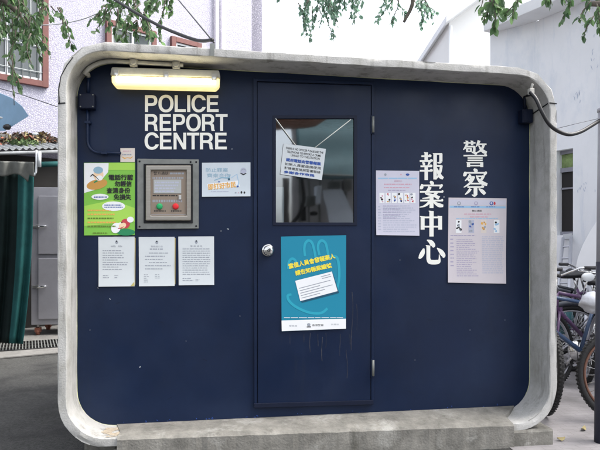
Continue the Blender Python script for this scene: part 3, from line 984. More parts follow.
# ------------------------------------------------------------------ conduits and boxes on the front wall
cd = MB()
yc = YP - 0.022
YC2 = 3.455
cpro = profile(LIP + .016, .20)
uxr = P(186, 62, YC2).x
path = [Vector((x, YC2, z)) for x, z in cpro[4:10]] + [Vector((x, YC2, z)) for x, z in cpro[10:69] if x < uxr]
path = [P(88.2, 76.5, YP - .02), P(88.0, 74.5, YP - .05)] + path
cd.tube(path, 0.0125, 'conduit', 10)
co = cd.build('white_conduit', origin=P(88, 75, YP))
tag(co, 'pale curved conduit pipe running along the top above the lit lamp', 'conduit')
for u in (137, 178):
    b = MB()
    q = min(path, key=lambda p_: abs(p_.x - P(u, 62, YC2).x)) + Vector((0, 0, -.004))
    b.box(q, (.042, .04, .045), 'conduit'); b.lathe(q + Vector((0, -.02, 0)), (0, -1, 0), [(0, .018), (.012, .016)], 'conduit', 14)
    b.box(q + Vector((0, 0.03, -.03)), (.016, .06, .03), 'conduit')
    b.build('junction_box', co, bevel=0.004)
bx = MB()
bx.slab(rect(78.6, 93, 94.4, 108.4), YP - .055, YP - .001, 'navy_dark')
bo = bx.build('junction_box', origin=P(86, 100, YP), bevel=0.005)
tag(bo, 'square navy painted junction box at the left edge of the blue wall', 'junction box')
b = MB()
for u, v in ((80.3, 94.8), (92.8, 94.8), (80.3, 106.6), (92.8, 106.6)):
    b.lathe(P(u, v, YP - .055), (0, -1, 0), [(0, .005), (.003, .004)], 'zinc', 8)
b.build('cover_screws', bo)
nc = MB()
nc.tube([P(88.5, 76, yc), P(88, 84, yc), P(88, 93.5, yc)], 0.0095, 'navy_paint', 8)
pth = [P(87.4, v, yc) for v in (108, 120, 132, 140)]
pth += [P(99 - 11.6 * math.cos(a), 141 + 11.6 * math.sin(a), yc) for a in [math.pi / 2 * i / 8 for i in range(1, 9)]] + [P(u, 152.6 + (u - 99) * .02, yc) for u in (110, 121)]
nc.tube(pth, 0.0085, 'navy_paint', 8)
for u, v in ((87.4, 122), (104, 152.7)):
    nc.slab(rect(u - 3.0, v - 1.3, u + 3.0, v + 1.3), yc - .011, YP - .001, 'navy_paint')
no = nc.build('navy_conduit', origin=P(88, 120, YP))
tag(no, 'thin navy painted conduit bending down towards the intercom panel', 'conduit')
rb = MB()
rb.slab(rect(522.6, 109, 533, 122.6), YP - .06, YP - .001, 'navy_dark')
ro = rb.build('switch_box', origin=P(527, 115, YP), bevel=0.004)
tag(ro, 'small dark switch box high on the right edge of the blue wall', 'switch box')
b = MB(); b.tube([P(525, 109.5, yc), P(524.5, 100, yc), P(524.5, 97, yc)], .009, 'navy_dark', 8)
b.tube([P(524.5, 96.5, yc), P(527, 95.6, 3.5), P(530, 94.8, 3.44)], .009, 'cable_black', 8)
b.build('pipe_stub', ro)
lid = MB(); lid.slab(rect(524, 110.5, 531.6, 121), YP - .063, YP - .0605, 'navy_dark'); lid.build('lid', ro, bevel=.001)

# cable from the booth's corner to the pole
POLE_D = 3.6
cb = MB()
ce = MB()
pa = P(530.5, 92.5, 3.36)
poleTop = D(601, 119, POLE_D)
path = []
ctrl = [(530.5, 92.5, 3.52), (536, 99, 3.48), (542, 112, 3.46), (549, 124, 3.46), (558, 131, 3.48), (569, 134.5, 3.5), (580, 132, 3.53), (590, 126.5, 3.56), (601, 119.5, 3.6)]
cb.tube(smooth([D(*c) for c in ctrl]), 0.0115, 'cable_black', 10)
cbo = cb.build('black_cable', origin=D(530.5, 92.5, 3.52))
tag(cbo, 'thick black cable sagging from the booth corner to the pole', 'cable')
b = MB(); q = D(531, 91.5, 3.53); b.box(q, (.03, .03, .035), 'conduit'); b.tube([q + Vector((0, 0, .01)), q + Vector((.004, -.01, .045))], .008, 'conduit', 8); b.build('cable_clamp', cbo, bevel=.003)
wr = MB()
wr.tube([D(557, 128.5, 3.62), D(575, 124.0, 3.62), D(601, 118, 3.62)], .0016, 'wire_grey', 5)
tag(wr.build('thin_wire', origin=D(557, 128.5, 3.62)), 'hair thin grey wire just above the sagging black cable', 'wire')

# ------------------------------------------------------------------ intercom panel
ic = thing('intercom_panel', P(168, 193, YP), 'framed stainless steel intercom panel with a green and a red button', 'intercom')
b = MB(); b.slab([(137.2, 158.6), (198.8, 159.4), (198.6, 228.6), (137.2, 229.2)], YP - .014, YP - .001, 'zinc', holes=[rect(146, 167, 190, 221)]); b.build('backplate', ic, bevel=.003)
b = MB(); b.slab(rect(143.6, 163.8, 192.8, 223.2), YP - .020, YP - .0145, 'gap_black', holes=[rect(147, 167.6, 189.6, 219.6)]); b.build('gasket', ic, bevel=.002)
b = MB(); b.slab(rect(145.6, 165.2, 191.0, 220.6), YP - .034, YP - .004, 'brushed_steel', holes=[rect(150.8, 170.4, 186.4, 215.6)]); b.build('bezel', ic, bevel=.006, seg=3)
b = MB(); b.slab(rect(150.4, 170, 186.8, 216), YP - .022, YP - .003, 'plate_tan'); face = b.build('face_plate', ic)
b = MB()
ink = YP - .0224
b.text('警方通話', 153.6, 171.4, 168.4, 175.2, ink, 'ink_black', bold=.004)
b.lines(170, 172.0, 184.6, 174.8, 1, ink, 'ink_grey', .6, .1)
b.lines(152.6, 176.4, 184.8, 179.2, 1, ink, 'ink_grey', .7, .05, (.8, 1.2), .6)
b.lines(152.6, 194.6, 178, 197.0, 1, ink, 'ink_black', .5, .05, (2, 5))
b.lines(152.6, 199.0, 184.8, 202.6, 1, ink, 'ink_grey', .7, .1, (.8, 1.2), .7)
b.lines(154, 210.0, 166, 212.0, 1, ink, 'ink_black', .6, .1, (.8, 1.4))
b.lines(171, 210.0, 183, 212.0, 1, ink, 'ink_black', .6, .1, (.8, 1.4))
b.flat([(151, 214.6), (186, 214.6), (186, 215.0), (151, 215.0)], ink, 'ink_grey')
b.build('engraving', face)
b = MB(); b.slab(rect(153.6, 179.6, 181.2, 193.4), YP - .0246, YP - .0221, 'lcd'); 
for i in range(4):
    b.lines(155, 181 + i * 3, 180, 184 + i * 3, 1, YP - .0249, 'ink_faint', .5, .3)
b.build('label_window', ic)
b = MB(); b.slab(rect(178.6, 195.2, 181.2, 199.6), YP - .030, YP - .0221, 'steel'); b.build('latch', ic, bevel=.001)
for u, m_ in ((159.6, 'btn_green'), (175.6, 'btn_red')):
    b = MB(); b.lathe(P(u, 206.4, YP - .0221), (0, -1, 0), [(0, .0185), (.006, .018), (.010, .015), (.012, .009)], m_, 20); b.build('button', ic)
b = MB()
for u, v in ((139.6, 161.4), (190.6, 162), (196.2, 162), (139.6, 226.6), (196.2, 226)):
    b.lathe(P(u, v, YP - .0141), (0, -1, 0), [(0, .006), (.003, .0045)], 'gap_black', 8)
b.build('screws', ic)

# ------------------------------------------------------------------ papers and posters
def curl(b_, amp):                             # the loose bottom edge of a sheet lifts off the wall
    za = min(v.z for v in b_.v); zc = max(v.z for v in b_.v)
    for v in b_.v:
        t = (zc - v.z) / (zc - za)
        v.y -= amp * max(0, t - .35) ** 2 / .42 + amp * .25 * (1 - math.cos(t * 9)) * .25
    return b_


def paper(px, m, Y=YP, th=0.0012):
    b_ = MB()
    for yy in (Y - th - .0006, Y - .0006):
        def sheet(s_, t_):
            a_, b2, c_, d_ = px
            return P(a_[0] * (1 - s_) * (1 - t_) + b2[0] * s_ * (1 - t_) + c_[0] * s_ * t_ + d_[0] * (1 - s_) * t_, a_[1] * (1 - s_) * (1 - t_) + b2[1] * s_ * (1 - t_) + c_[1] * s_ * t_ + d_[1] * (1 - s_) * t_, yy)
        b_.grid(sheet, 2, 24, m)
    return b_, Y - th - .0012


PG = 'paper notices on the blue wall'
notices = [((98.6, 236.8, 134.6, 286.6), 'white printed notice with a yellowed lower corner, below the green poster', 0),
           ((139.0, 237.0, 174.6, 286.2), 'white printed notice with a two line heading, between two similar sheets under the intercom', 1),
           ((178.6, 236.6, 214.0, 285.2), 'white printed notice covered by one long block of print, nearest the door', 2)]
for (u0, v0, u1, v1), lab, k in notices:
    b, y = paper([(u0 - .3, v0), (u1, v0 - .2), (u1 + .2, v1 - .4), (u0 + .2, v1)], 'paper_white')
    cu = (u0 + u1) / 2
    b.ell(cu, v0 + 5.4, 1.5, 1.8, y, 'ink_grey', 10); b.ell(cu, v0 + 4.4, .7, .8, y - .0003, 'ink_black', 8)
    b.text(['通 告', '警務處公告', '警 務 通 告'][k], cu - 6, v0 + 8.6, cu + 6, v0 + 10.4, y, 'ink_grey')
    if k == 1: b.lines(cu - 7, v0 + 11.2, cu + 7, v0 + 13, 1, y, 'ink_grey', .6, .1)
    if k == 0:
        b.lines(u0 + 4, v0 + 13.0, u1 - 3.6, v0 + 34, 9, y, 'ink_grey', .34, .5); b.lines(u0 + 4.4, v0 + 38, u0 + 11, v0 + 42, 2, y, 'ink_grey', .4); b.lines(u0 + 16, v0 + 38, u0 + 20, v0 + 42, 2, y, 'ink_grey', .4)
        b.flat([(u1 - 4, v1 - .6), (u1 - .2, v1 - 5), (u1, v1 - .8)], y - .0005, 'tape_yellow')
    elif k == 1:
        b.lines(u0 + 6, v0 + 15.0, u1 - 3.6, v0 + 34, 6, y, 'ink_grey', .26, .4, indent=4); b.lines(u0 + 5, v0 + 37, u0 + 10, v0 + 46, 5, y, 'ink_grey', .34, .5); b.lines(u0 + 16, v0 + 37, u0 + 21, v0 + 42, 3, y, 'ink_grey', .34)
    else:
        b.lines(u0 + 4, v0 + 11.5, u1 - 3.2, v0 + 39, 13, y, 'ink_grey', .32, .12); b.lines(u0 + 4, v0 + 41, u0 + 16, v0 + 45, 2, y, 'ink_grey', .4); b.lines(u0 + 17, v0 + 42, u0 + 21, v0 + 45, 2, y, 'ink_grey', .4)
    if k < 2:
        b.flat([(u1 + .0, v0 + 1), (u1 + .9, v0 + 1), (u1 + .8, v1 - 2), (u1 + .2, v1 - 2)], y + .0012, 'tape_yellow')
    o = curl(b, .007).build('notice', origin=P(cu, v1, YP))
    tag(o, lab, 'notice', PG)

# green poster
b, y = paper([(83.8, 162.8), (135.2, 162.4), (134.8, 235.0), (84.2, 235.4)], 'ink_green')
e = .0003
b.flat([(109, 163), (134.8, 162.8), (134.8, 170), (106, 170)], y - e, 'ink_lime')
b.flat([(84.4, 206), (112, 200), (134.6, 208), (134.6, 222), (110, 224), (84.4, 226)], y - e, 'ink_lime')
b.flat([(84.1, 163)] + [(108.6 - .2 * i * i * .05, 163 + i * 1.3) for i in range(8)] + [(104, 177), (97, 186), (94.5, 190), (84.2, 193)], y - 2 * e, 'ink_white')
b.ell(97, 184.4, 10.6, 5.0, y - 3 * e, 'ink_brown', 20, -.22)
b.ell(98.5, 174.8, 5.0, 6.0, y - 4 * e, 'ink_skin'); b.ell(98.2, 170.2, 4.9, 3.6, y - 5 * e, 'ink_haze'); b.ell(99.5, 178, 3.4, 2.6, y - 5 * e, 'ink_white')
b.stroke([(90.4, 176.5, .9), (92.5, 174.4, 1.3), (96, 177, .7), (99, 180, .5)], y - 6 * e, 'ink_black'); b.stroke([(94, 182.5, 1.2), (97.5, 180.6, 1.6)], y - 6 * e, 'ink_dkgreen')
b.heavy('電話行騙', 108.6, 174.4, 133.2, 180.2, y - 7 * e, 'ink_black')
b.heavy('勿輕信', 114.6, 180.8, 131.8, 186.6, y - 7 * e, 'ink_black')
b.heavy('查清身份', 106.6, 187.6, 130.4, 193.4, y - 7 * e, 'ink_black')
b.heavy('免損失', 113.6, 194.0, 131.2, 199.8, y - 7 * e, 'ink_black')
b.ell(100, 196.8, 8.6, 3.0, y - 6 * e, 'ink_white'); b.lines(94, 196, 107, 198.4, 1, y - 8 * e, 'ink_blue', .55, .05, (.8, 1.4), .4)
b.ell(113.6, 206.2, 11.6, 4.8, y - 6 * e, 'ink_white'); b.lines(104.4, 204.2, 124, 208.4, 2, y - 8 * e, 'ink_blue', .45, .2, (.8, 1.8), .4)
for yy, m_ in ((209, 'ink_orange'), (213, 'ink_orange'), (217, 'ink_olive'), (221, 'ink_orange'), (225, 'ink_olive')):
    b.lines(87.6, yy, 117, yy + 3.2, 1, y - 6 * e, m_, .45, .35, (1, 3), .5)
b.ell(126, 232.2, 9, 3.4, y - 4 * e, 'ink_dkgreen')
b.ell(116, 228, 4.6, 5.4, y - 5 * e, 'ink_white', 16, .5); b.ell(119.5, 225, 4.0, 2.2, y - 6 * e, 'ink_white', 14, -.5)
b.ell(125.5, 223.6, 4.6, 4.8, y - 6 * e, 'ink_red', 16); b.ell(122.6, 225.6, 3.8, 2.8, y - 7 * e, 'ink_skin', 14, -.4); b.ell(130.4, 219.6, 3.4, 3.0, y - 6.5 * e, 'ink_white', 14)
b.stroke([(118, 228.4, .8), (121, 228.2, 1.0), (124, 226.6, .6)], y - 8 * e, 'ink_red'); b.ell(122, 222.6, .7, .6, y - 8 * e, 'ink_black', 8)
b.lines(93, 232, 108, 234, 1, y - 6 * e, 'ink_olive', .6, .1)
tag(curl(b, .004).build('poster', origin=P(110, 235, YP)), 'green poster with cartoon figures, speech bubbles and black Chinese slogan, left of the intercom', 'poster')

# small beige card
b, y = paper(rect(120.4, 148.2, 134.8, 162.0), 'beige', th=.004)
b.stroke([(122.4, 157, .9), (124.5, 158.4, 1.2), (127.5, 157.6, .7), (130.5, 158.2, 1.2), (132.6, 156.6, .7)], y, 'ink_orange'); b.lines(122.4, 153.6, 132.6, 156, 1, y, 'ink_grey', .5, .1); b.lines(123, 150.4, 131, 152, 1, y, 'ink_rose', .5, .1)
tag(b.build('card', origin=P(127, 162, YP)), 'tiny square beige card stuck above the green poster', 'card')

# landscape sheet
b, y = paper([(202.0, 162.8), (250.4, 162.4), (250.4, 196.4), (202.0, 196.8)], 'paper_blue')
b.flat([(207, 184), (238, 180.5), (240, 186.5), (208.4, 189.6)], y + .0001, 'ink_white')
b.text('防止罪案', 206, 168.0, 228, 172.0, y - e, 'ink_haze', bold=.004); b.text('齊來合作', 207, 173.4, 230, 177.6, y - e, 'ink_haze', bold=.004)
b.heavy('即打好市民', 208, 182.6, 236, 188.8, y - 2 * e, 'ink_orange', ang=-.10)
b.ell(243.4, 171.0, 3.1, 3.4, y - e, 'ink_faint'); b.stroke([(240.4, 173.0, .7), (243.4, 174.6, 1.3), (246.4, 173.2, .7)], y - 2 * e, 'ink_black'); b.stroke([(241, 170.4, .6), (243.4, 169, .9), (246, 170.2, .5)], y - 2 * e, 'ink_grey')
b.stroke([(214, 180.4, .8), (222, 177.6, 1.0), (229, 178, 1.8), (230.4, 174.5, .8)], y - e, 'ink_haze'); b.ell(229, 179.2, 1.0, 1.2, y - 3 * e, 'ink_teal_dark', 8); b.ell(219, 181.8, 1.1, .6, y - 3 * e, 'ink_blue', 8)
b.stroke([(231, 178, .6), (237, 174, .6), (238.6, 182, .6), (238, 186, 1.4)], y - e, 'ink_lightblue'); b.ell(237.6, 186.4, 1.2, .9, y - 3 * e, 'ink_blue', 8)
b.ell(241.4, 192.4, .9, 1.4, y - 3 * e, 'ink_black', 8); b.ell(244.4, 192.6, .9, 1.2, y - 3 * e, 'ink_black', 8); b.ell(235.6, 192.8, 1.0, .7, y - 3 * e, 'ink_grey', 8); b.ell(238.4, 192.8, .5, .7, y - 3 * e, 'ink_rose', 8)
b.lines(211, 190.8, 231, 192.4, 1, y - e, 'ink_faint', .5, .2)
tag(curl(b, .006).build('poster', origin=P(226, 197, YP)), 'small landscape pale blue sheet with slanted orange lettering, right of the intercom', 'poster')

# teal poster on the door
yd = YP - 0.016
TP = [(281, 236.6), (346.2, 235.2), (345.8, 328.6), (281.6, 331.2)]
b, y = paper(TP, 'ink_teal', Y=yd)
def Zt(x, y_): return (270 + x / 4.29, 230 + y_ / 4.29)
def hand(pts, w=2.7):
    pts = [(q.x, q.y) for q in smooth([Vector((a_, b2, 0)) for a_, b2 in pts], 5)]
    b.stroke([(*Zt(px_, py_), w * (1 - .25 * abs(i / (len(pts) - 1) - .5))) for i, (px_, py_) in enumerate(pts)], y - e * (1 + .2 * random.random()), 'ink_teal_light')
hand([(150, 112), (147, 80), (152, 56), (165, 45), (180, 54), (188, 80), (196, 120)])
hand([(212, 108), (206, 78), (209, 56), (222, 45), (238, 56), (245, 82), (252, 118)])
hand([(256, 118), (270, 112), (288, 120), (296, 160), (296, 210), (286, 262)])
hand([(78, 168), (80, 140), (92, 124), (106, 128), (118, 150)])
hand([(92, 276), (76, 282), (82, 304), (112, 330), (168, 354), (218, 356), (246, 336)])
b.heavy('當值人員會發報案人', 288.0, 258.4, 335.6, 263.8, y - 2 * e, 'ink_yellow', ang=-.225)
b.heavy('請告知報案編號', 294.8, 266.6, 332.0, 271.8, y - 2 * e, 'ink_yellow', ang=-.225)
b.flat([Zt(x, y_) for x, y_ in ((114, 226), (270, 186), (296, 270), (136, 312))], y - 2 * e, 'ink_teal_dark')
CQ = [(108, 218), (265, 178), (290, 262), (130, 305)]
b.flat([Zt(x, y_) for x, y_ in CQ], y - 3 * e, 'ink_white')
def bil(s_, t_):
    p, q, r_, w_ = CQ
    return Zt(p[0] * (1 - s_) * (1 - t_) + q[0] * s_ * (1 - t_) + r_[0] * s_ * t_ + w_[0] * (1 - s_) * t_, p[1] * (1 - s_) * (1 - t_) + q[1] * s_ * (1 - t_) + r_[1] * s_ * t_ + w_[1] * (1 - s_) * t_)
for t_, s0, s1 in ((.1, .68, .94), (.2, .7, .95), (.38, .05, .9), (.5, .05, .6), (.62, .05, .92), (.74, .05, .7), (.86, .05, .55)):
    b.flat([bil(s0, t_), bil(s1, t_), bil(s1, t_ + .035), bil(s0, t_ + .035)], y - 4 * e, 'ink_grey')
b.flat([(281.5, 320.4), (345.8, 318.6), (345.8, 328.5), (281.7, 331.0)], y - e, 'ink_white')
b.lines(284, 317.0, 344, 318.6, 1, y - 2 * e, 'ink_white', .4, .02, (5, 9), .8)
b.text('警務處', 289, 325.0, 297, 326.6, y - 2 * e, 'ink_grey'); b.text('香港警察', 312, 324.0, 323.4, 326.2, y - 2 * e, 'ink_black', bold=.004); b.text('防罪科', 331, 323.6, 339, 325.2, y - 2 * e, 'ink_grey')
b.ell(308.6, 324.6, 1.8, 1.6, y - 2 * e, 'ink_grey', 10); b.flat([(306.6, 326.4), (310.8, 326.3), (310.8, 327.2), (306.6, 327.3)], y - 2 * e, 'ink_black')
tag(curl(b, .005).build('poster', origin=P(313, 331, yd)), 'teal poster with outlined hand and tilted white card, on the door below its window', 'poster')

# sign hanging in the door window
SQ = [(283.5, 143.4), (326.0, 148.9), (321.8, 180.0), (280.2, 174.2)]
b, y = paper(SQ, 'paper_white', Y=YP - .0215)
sa = math.atan2(5.5, 42.5)
def sb(s_, t_): return (SQ[0][0] + (SQ[1][0] - SQ[0][0]) * s_ + (SQ[3][0] - SQ[0][0]) * t_, SQ[0][1] + (SQ[1][1] - SQ[0][1]) * s_ + (SQ[3][1] - SQ[0][1]) * t_)
def sign_text(w_, s0, s1, t0, t1, m_, bo=0.0):
    cx_, cy_ = sb((s0 + s1) / 2, (t0 + t1) / 2)
    hw, hh = (s1 - s0) * 42.8 / 2, (t1 - t0) * 31 / 2
    if bo == .004 and m_ == 'ink_blue': b.heavy(w_, cx_ - hw, cy_ - hh, cx_ + hw, cy_ + hh, y - e, m_, ang=sa, w=.3)
    else: b.text(w_, cx_ - hw, cy_ - hh, cx_ + hw, cy_ + hh, y - e, m_, ang=sa, bold=bo)
sign_text('THERE IS NO OFFICER PLEASE USE THE', .06, .95, .10, .17, 'ink_black', .008)
sign_text('TELEPHONE TO REPORT A CRIME', .10, .90, .21, .28, 'ink_black', .008)
sign_text('LINKED TO THE STATION', .20, .88, .31, .38, 'ink_black', .008)
sign_text('請用電話向警署報案', .10, .92, .45, .56, 'ink_blue', .004)
sign_text('如無人員當值請使用', .08, .93, .60, .69, 'ink_black', .004)
sign_text('對講機直接與警署聯絡', .08, .93, .73, .82, 'ink_black', .004)
sign_text('多謝合作市民', .08, .80, .86, .95, 'ink_blue', .004)
st = tag(b.build('hanging_sign', origin=P(303, 180, YP)), 'tilted white paper sign hung by two strings in the door window', 'sign')
b = MB(); ys_ = YP - .0235
b.tube([P(275.6, 118.5, ys_), P(295.6, 145.2, ys_)], .0028, 'white_vinyl', 6); b.build('string', st)
b = MB(); b.tube([P(351, 119.4, ys_), P(315, 147.6, ys_)], .0028, 'white_vinyl', 6); b.build('string', st)

# lilac poster
b, y = paper([(376.0, 170.4), (419.2, 171.0), (419.0, 235.8), (376.0, 235.0)], 'paper_lilac')
b.ell(385.4, 174.6, 1.2, 1.3, y, 'ink_grey', 10); b.ell(401, 174.6, .8, .8, y, 'ink_rose', 8); b.ell(407.6, 174.6, 1.9, 1.2, y, 'ink_blue', 10)
b.lines(378, 177.4, 417, 179, 1, y, 'ink_lightblue', .7, .02, (8, 12), .6); b.text('通緝告示', 394, 180.2, 402, 182, y, 'ink_rose')
b.lines(384, 183.2, 412, 186, 1, y, 'ink_rose', .4, .1); b.lines(384, 186.6, 412, 189, 1, y, 'ink_rose', .4, .2); b.lines(388, 189.4, 407, 191.4, 1, y, 'ink_lilac', .5, .1)
for i in range(6):
    u = 379.4 + i * 6.2
    b.flat(rect(u, 192.8, u + 5.0, 203.0), y, 'ink_white')
    for q in range(5):
        b.ell(u + 1 + random.random() * 3, 194 + random.random() * 8, .5 + random.random() * .8, .5 + random.random() * .9, y - e * (1 + q * .2), random.choice(['ink_grey', 'ink_blue', 'ink_black', 'ink_brown', 'ink_rose', 'ink_red']), 8, random.random() * 3)
b.lines(378, 205.6, 381.6, 231, 9, y, 'ink_faint', .4, .3); b.lines(383, 205, 416.6, 232.6, 13, y, 'ink_faint', .42, .35); b.lines(383, 205, 404, 220, 5, y - e, 'ink_lilac', .25, .5)
tag(curl(b, .007).build('poster', origin=P(397, 235, YP)), 'lilac notice with a row of six small pictures, between the door and the Chinese characters', 'poster')

# pink poster
b, y = paper([(448.6, 197.6), (506.6, 198.4), (505.4, 283.6), (447.4, 282.4)], 'paper_pink')
b.flat([(449.6, 205.6), (505.6, 206.4), (505.6, 208.4), (449.6, 207.8)], y, 'ink_lightblue'); b.flat([(449.6, 199.4), (505.8, 200.2), (505.6, 205.4), (449.6, 204.8)], y + .0001, 'paper_lilac')
for u, m_ in ((459, 'ink_grey'), (476, 'ink_lilac'), (491.4, 'ink_blue')):
    b.ell(u, 203.4, 1.9, 2.0, y - e, m_, 12); b.ell(u, 203.2, 1.0, 1.2, y - 2 * e, 'paper_lilac', 8); b.lines(u - 5, 206.2, u + 5, 207.8, 1, y - 2 * e, 'ink_blue', .35, .1)
b.ell(494.6, 203.4, 1.0, 1.8, y - 3 * e, 'ink_red', 8)
b.text('懸紅通緝', 472, 209.8, 481.6, 211.8, y, 'ink_black', bold=.004)
b.lines(464, 213.2, 492, 215.2, 1, y, 'ink_rose', .5, .1); b.lines(470, 216, 488, 218, 1, y, 'ink_rose', .5, .1); b.lines(456, 217.6, 500, 219.6, 1, y, 'ink_lightblue', .4, .05)
for i, u in enumerate((458.6, 471.2, 483.6, 496.6)):
    b.flat(rect(u - 2.8, 220, u + 2.8, 233), y, ['ink_white', 'ink_faint', 'beige', 'ink_white'][i])
    for q in range(7):
        b.ell(u - 2 + random.random() * 4, 221 + random.random() * 10.6, .5 + random.random() * 1.0, .6 + random.random() * .9, y - e * (1 + q * .2), random.choice([['ink_black', 'ink_grey'], ['ink_blue', 'ink_grey', 'ink_lilac'], ['ink_orange', 'ink_brown', 'ink_grey'], ['ink_black', 'ink_lightblue']][i]), 8, random.random() * 3)
b.flat(rect(481, 238, 505, 275), y + .0001, 'ink_faint') if False else None
b.lines(450.4, 234.6, 478, 237, 1, y, 'ink_lilac', .4, .3); b.lines(450.2, 238, 454, 268, 8, y, 'ink_lilac', .3, .2)
b.lines(456.4, 239, 479, 277, 20, y, 'ink_lilac', .36, .45); b.lines(482, 236, 504, 274, 19, y, 'ink_faint', .42, .12)
tag(curl(b, .009).build('poster', origin=P(477, 283, YP)), 'large pinkish notice with four small pictures, under the two rightmost Chinese characters', 'poster')

# ================================================================== left background: mosaic building, stall, cabinet
WD = Vector((math.sin(R(56.8)), math.cos(R(56.8)), 0))        # along the wall, away from the camera
WN = Vector((WD.y, -WD.x, 0))                                 # out of the wall, towards the camera side
W0 = GD(30, 8.5)
def WP(u, v, off=0.0): return onplane(u, v, W0 + WN * off, WN)


def wbox(mb, A_, B_, off0, off1, m):          # a box on the wall between two corner points given as (along, z)
    pts_ = [W0 + WD * a_ + Vector((0, 0, z_)) + WN * off0 for a_, z_ in ((A_[0], A_[1]), (B_[0], A_[1]), (B_[0], B_[1]), (A_[0], B_[1]))]
    mb.prism(pts_, WN * (off1 - off0), m)


def wa(u, v):                                 # (along, z) of a picture point on the wall
    p = WP(u, v)
    return ((p - W0).dot(WD), p.z)


bl = thing('clad_building', W0, 'pale lilac mosaic clad building with brown framed windows behind the booth', 'building')
b = MB()
a_end = wa(262, 100)[0]
wbox(b, (-5.0, 0), (a_end, 7.2), -0.25, 0.0, 'mosaic_wall')
pe_ = W0 + WD * a_end
b.prism([pe_, pe_ + Vector((0, 0, 7.2)), pe_ + Vector((0, 0, 7.2)) - WN * 5, pe_ - WN * 5], -WD * .25, 'mosaic_wall')
b.build('clad_wall', bl)


def window(u_r, v_b, u_l, z_top, frame=.085, bottom=True, mull=()):
    ar, zb_ = wa(u_r, v_b); al = wa(u_l, v_b)[0]
    w_ = MB()
    wbox(w_, (al, zb_), (al + frame, z_top), 0.001, .07, 'brown_frame'); wbox(w_, (ar - frame, zb_), (ar, z_top), 0.001, .07, 'brown_frame')
    wbox(w_, (al + frame, zb_), (ar - frame, zb_ + frame), 0.001, .07, 'brown_frame'); wbox(w_, (al + frame, z_top - frame), (ar - frame, z_top), 0.001, .07, 'brown_frame')
    wo_ = w_.build('window', bl, bevel=.004)
    q = MB(); wbox(q, (al + frame, zb_ + frame), (ar - frame, z_top - frame), 0.001, .012, 'pane_dark'); q.build('pane', wo_)
    q = MB()
    x_a, x_b, z_a, z_b2 = al + frame, ar - frame, zb_ + frame, z_top - frame
    for t in (0.0, 0.5, 1.0):
        xx = x_a + (x_b - x_a - .035) * t
        wbox(q, (xx, z_a), (xx + .035, z_b2), .0125, .04, 'alu_white')
    wbox(q, (x_a + .036, z_a), (x_b - .036, z_a + .035), .0125, .038, 'alu_white'); wbox(q, (x_a + .036, z_b2 - .035), (x_b - .036, z_b2), .0125, .038, 'alu_white')
    q.build('sash', wo_)
    q = MB()
    kk = 9
    for i in range(kk):
        xx = x_a + (x_b - x_a) * (i + .5) / kk
        q.tube([W0 + WD * xx + WN * .05 + Vector((0, 0, z_a)), W0 + WD * xx + WN * .05 + Vector((0, 0, z_b2))], .006, 'grille', 5)
    for zz in (z_a + .12, z_a + .5, z_a + .9):
        if zz < z_b2:
            q.tube([W0 + WD * x_a + WN * .055 + Vector((0, 0, zz)), W0 + WD * x_b + WN * .055 + Vector((0, 0, zz))], .006, 'grille', 5)
    q.build('grille', wo_)
    return wo_


z1b = wa(47, 88)[1]
window(47.2, 88.5, -40, z1b + 1.9)
# two more windows seen above the booth roof: only their top edges show
def window_top(u_l, v_l, u_r, depth_h=1.2):
    al, zt_ = wa(u_l, v_l); ar = wa(u_r, v_l)[0]
    p = W0 + WD * ar
    w_ = MB(); fr_ = .085
    z0_ = zt_ - depth_h
    wbox(w_, (al, z0_), (al + fr_, zt_), .001, .07, 'brown_frame'); wbox(w_, (ar - fr_, z0_), (ar, zt_), .001, .07, 'brown_frame')
    wbox(w_, (al + fr_, zt_ - fr_), (ar - fr_, zt_), .001, .07, 'brown_frame'); wbox(w_, (al + fr_, z0_), (ar - fr_, z0_ + fr_), .001, .07, 'brown_frame')
    wo_ = w_.build('window', bl, bevel=.004)
    q = MB(); wbox(q, (al + fr_, z0_ + fr_), (ar - fr_, zt_ - fr_), .001, .012, 'pane_dark'); q.build('pane', wo_)
    q = MB(); mid = (al + ar) / 2
    for xx in (al + fr_, mid, ar - fr_ - .035):
        wbox(q, (xx, z0_ + fr_), (xx + .035, zt_ - fr_), .0125, .04, 'alu_white')
    wbox(q, (al + fr_ + .036, zt_ - fr_ - .035), (ar - fr_ - .036, zt_ - fr_), .0125, .038, 'alu_white')
    q.build('sash', wo_)
window_top(105, 19.5, 155, 1.1)
window_top(170, 36.5, 200, 1.1)
pb = MB()
for u in (217, 223.5):
    p = WP(u, 60, .06); pb.tube([Vector((p.x, p.y, 0)), Vector((p.x, p.y, 7.1))], .03, 'white_wall_far', 8)
pb.build('drainpipe', bl)
lg = MB()
p0_, z0_ = wa(0, 150)
wbox(lg, (-4.9, 2.62), (a_end - .1, 2.74), 0.001, .30, 'kerb_stone')
lg.build('ledge', bl)

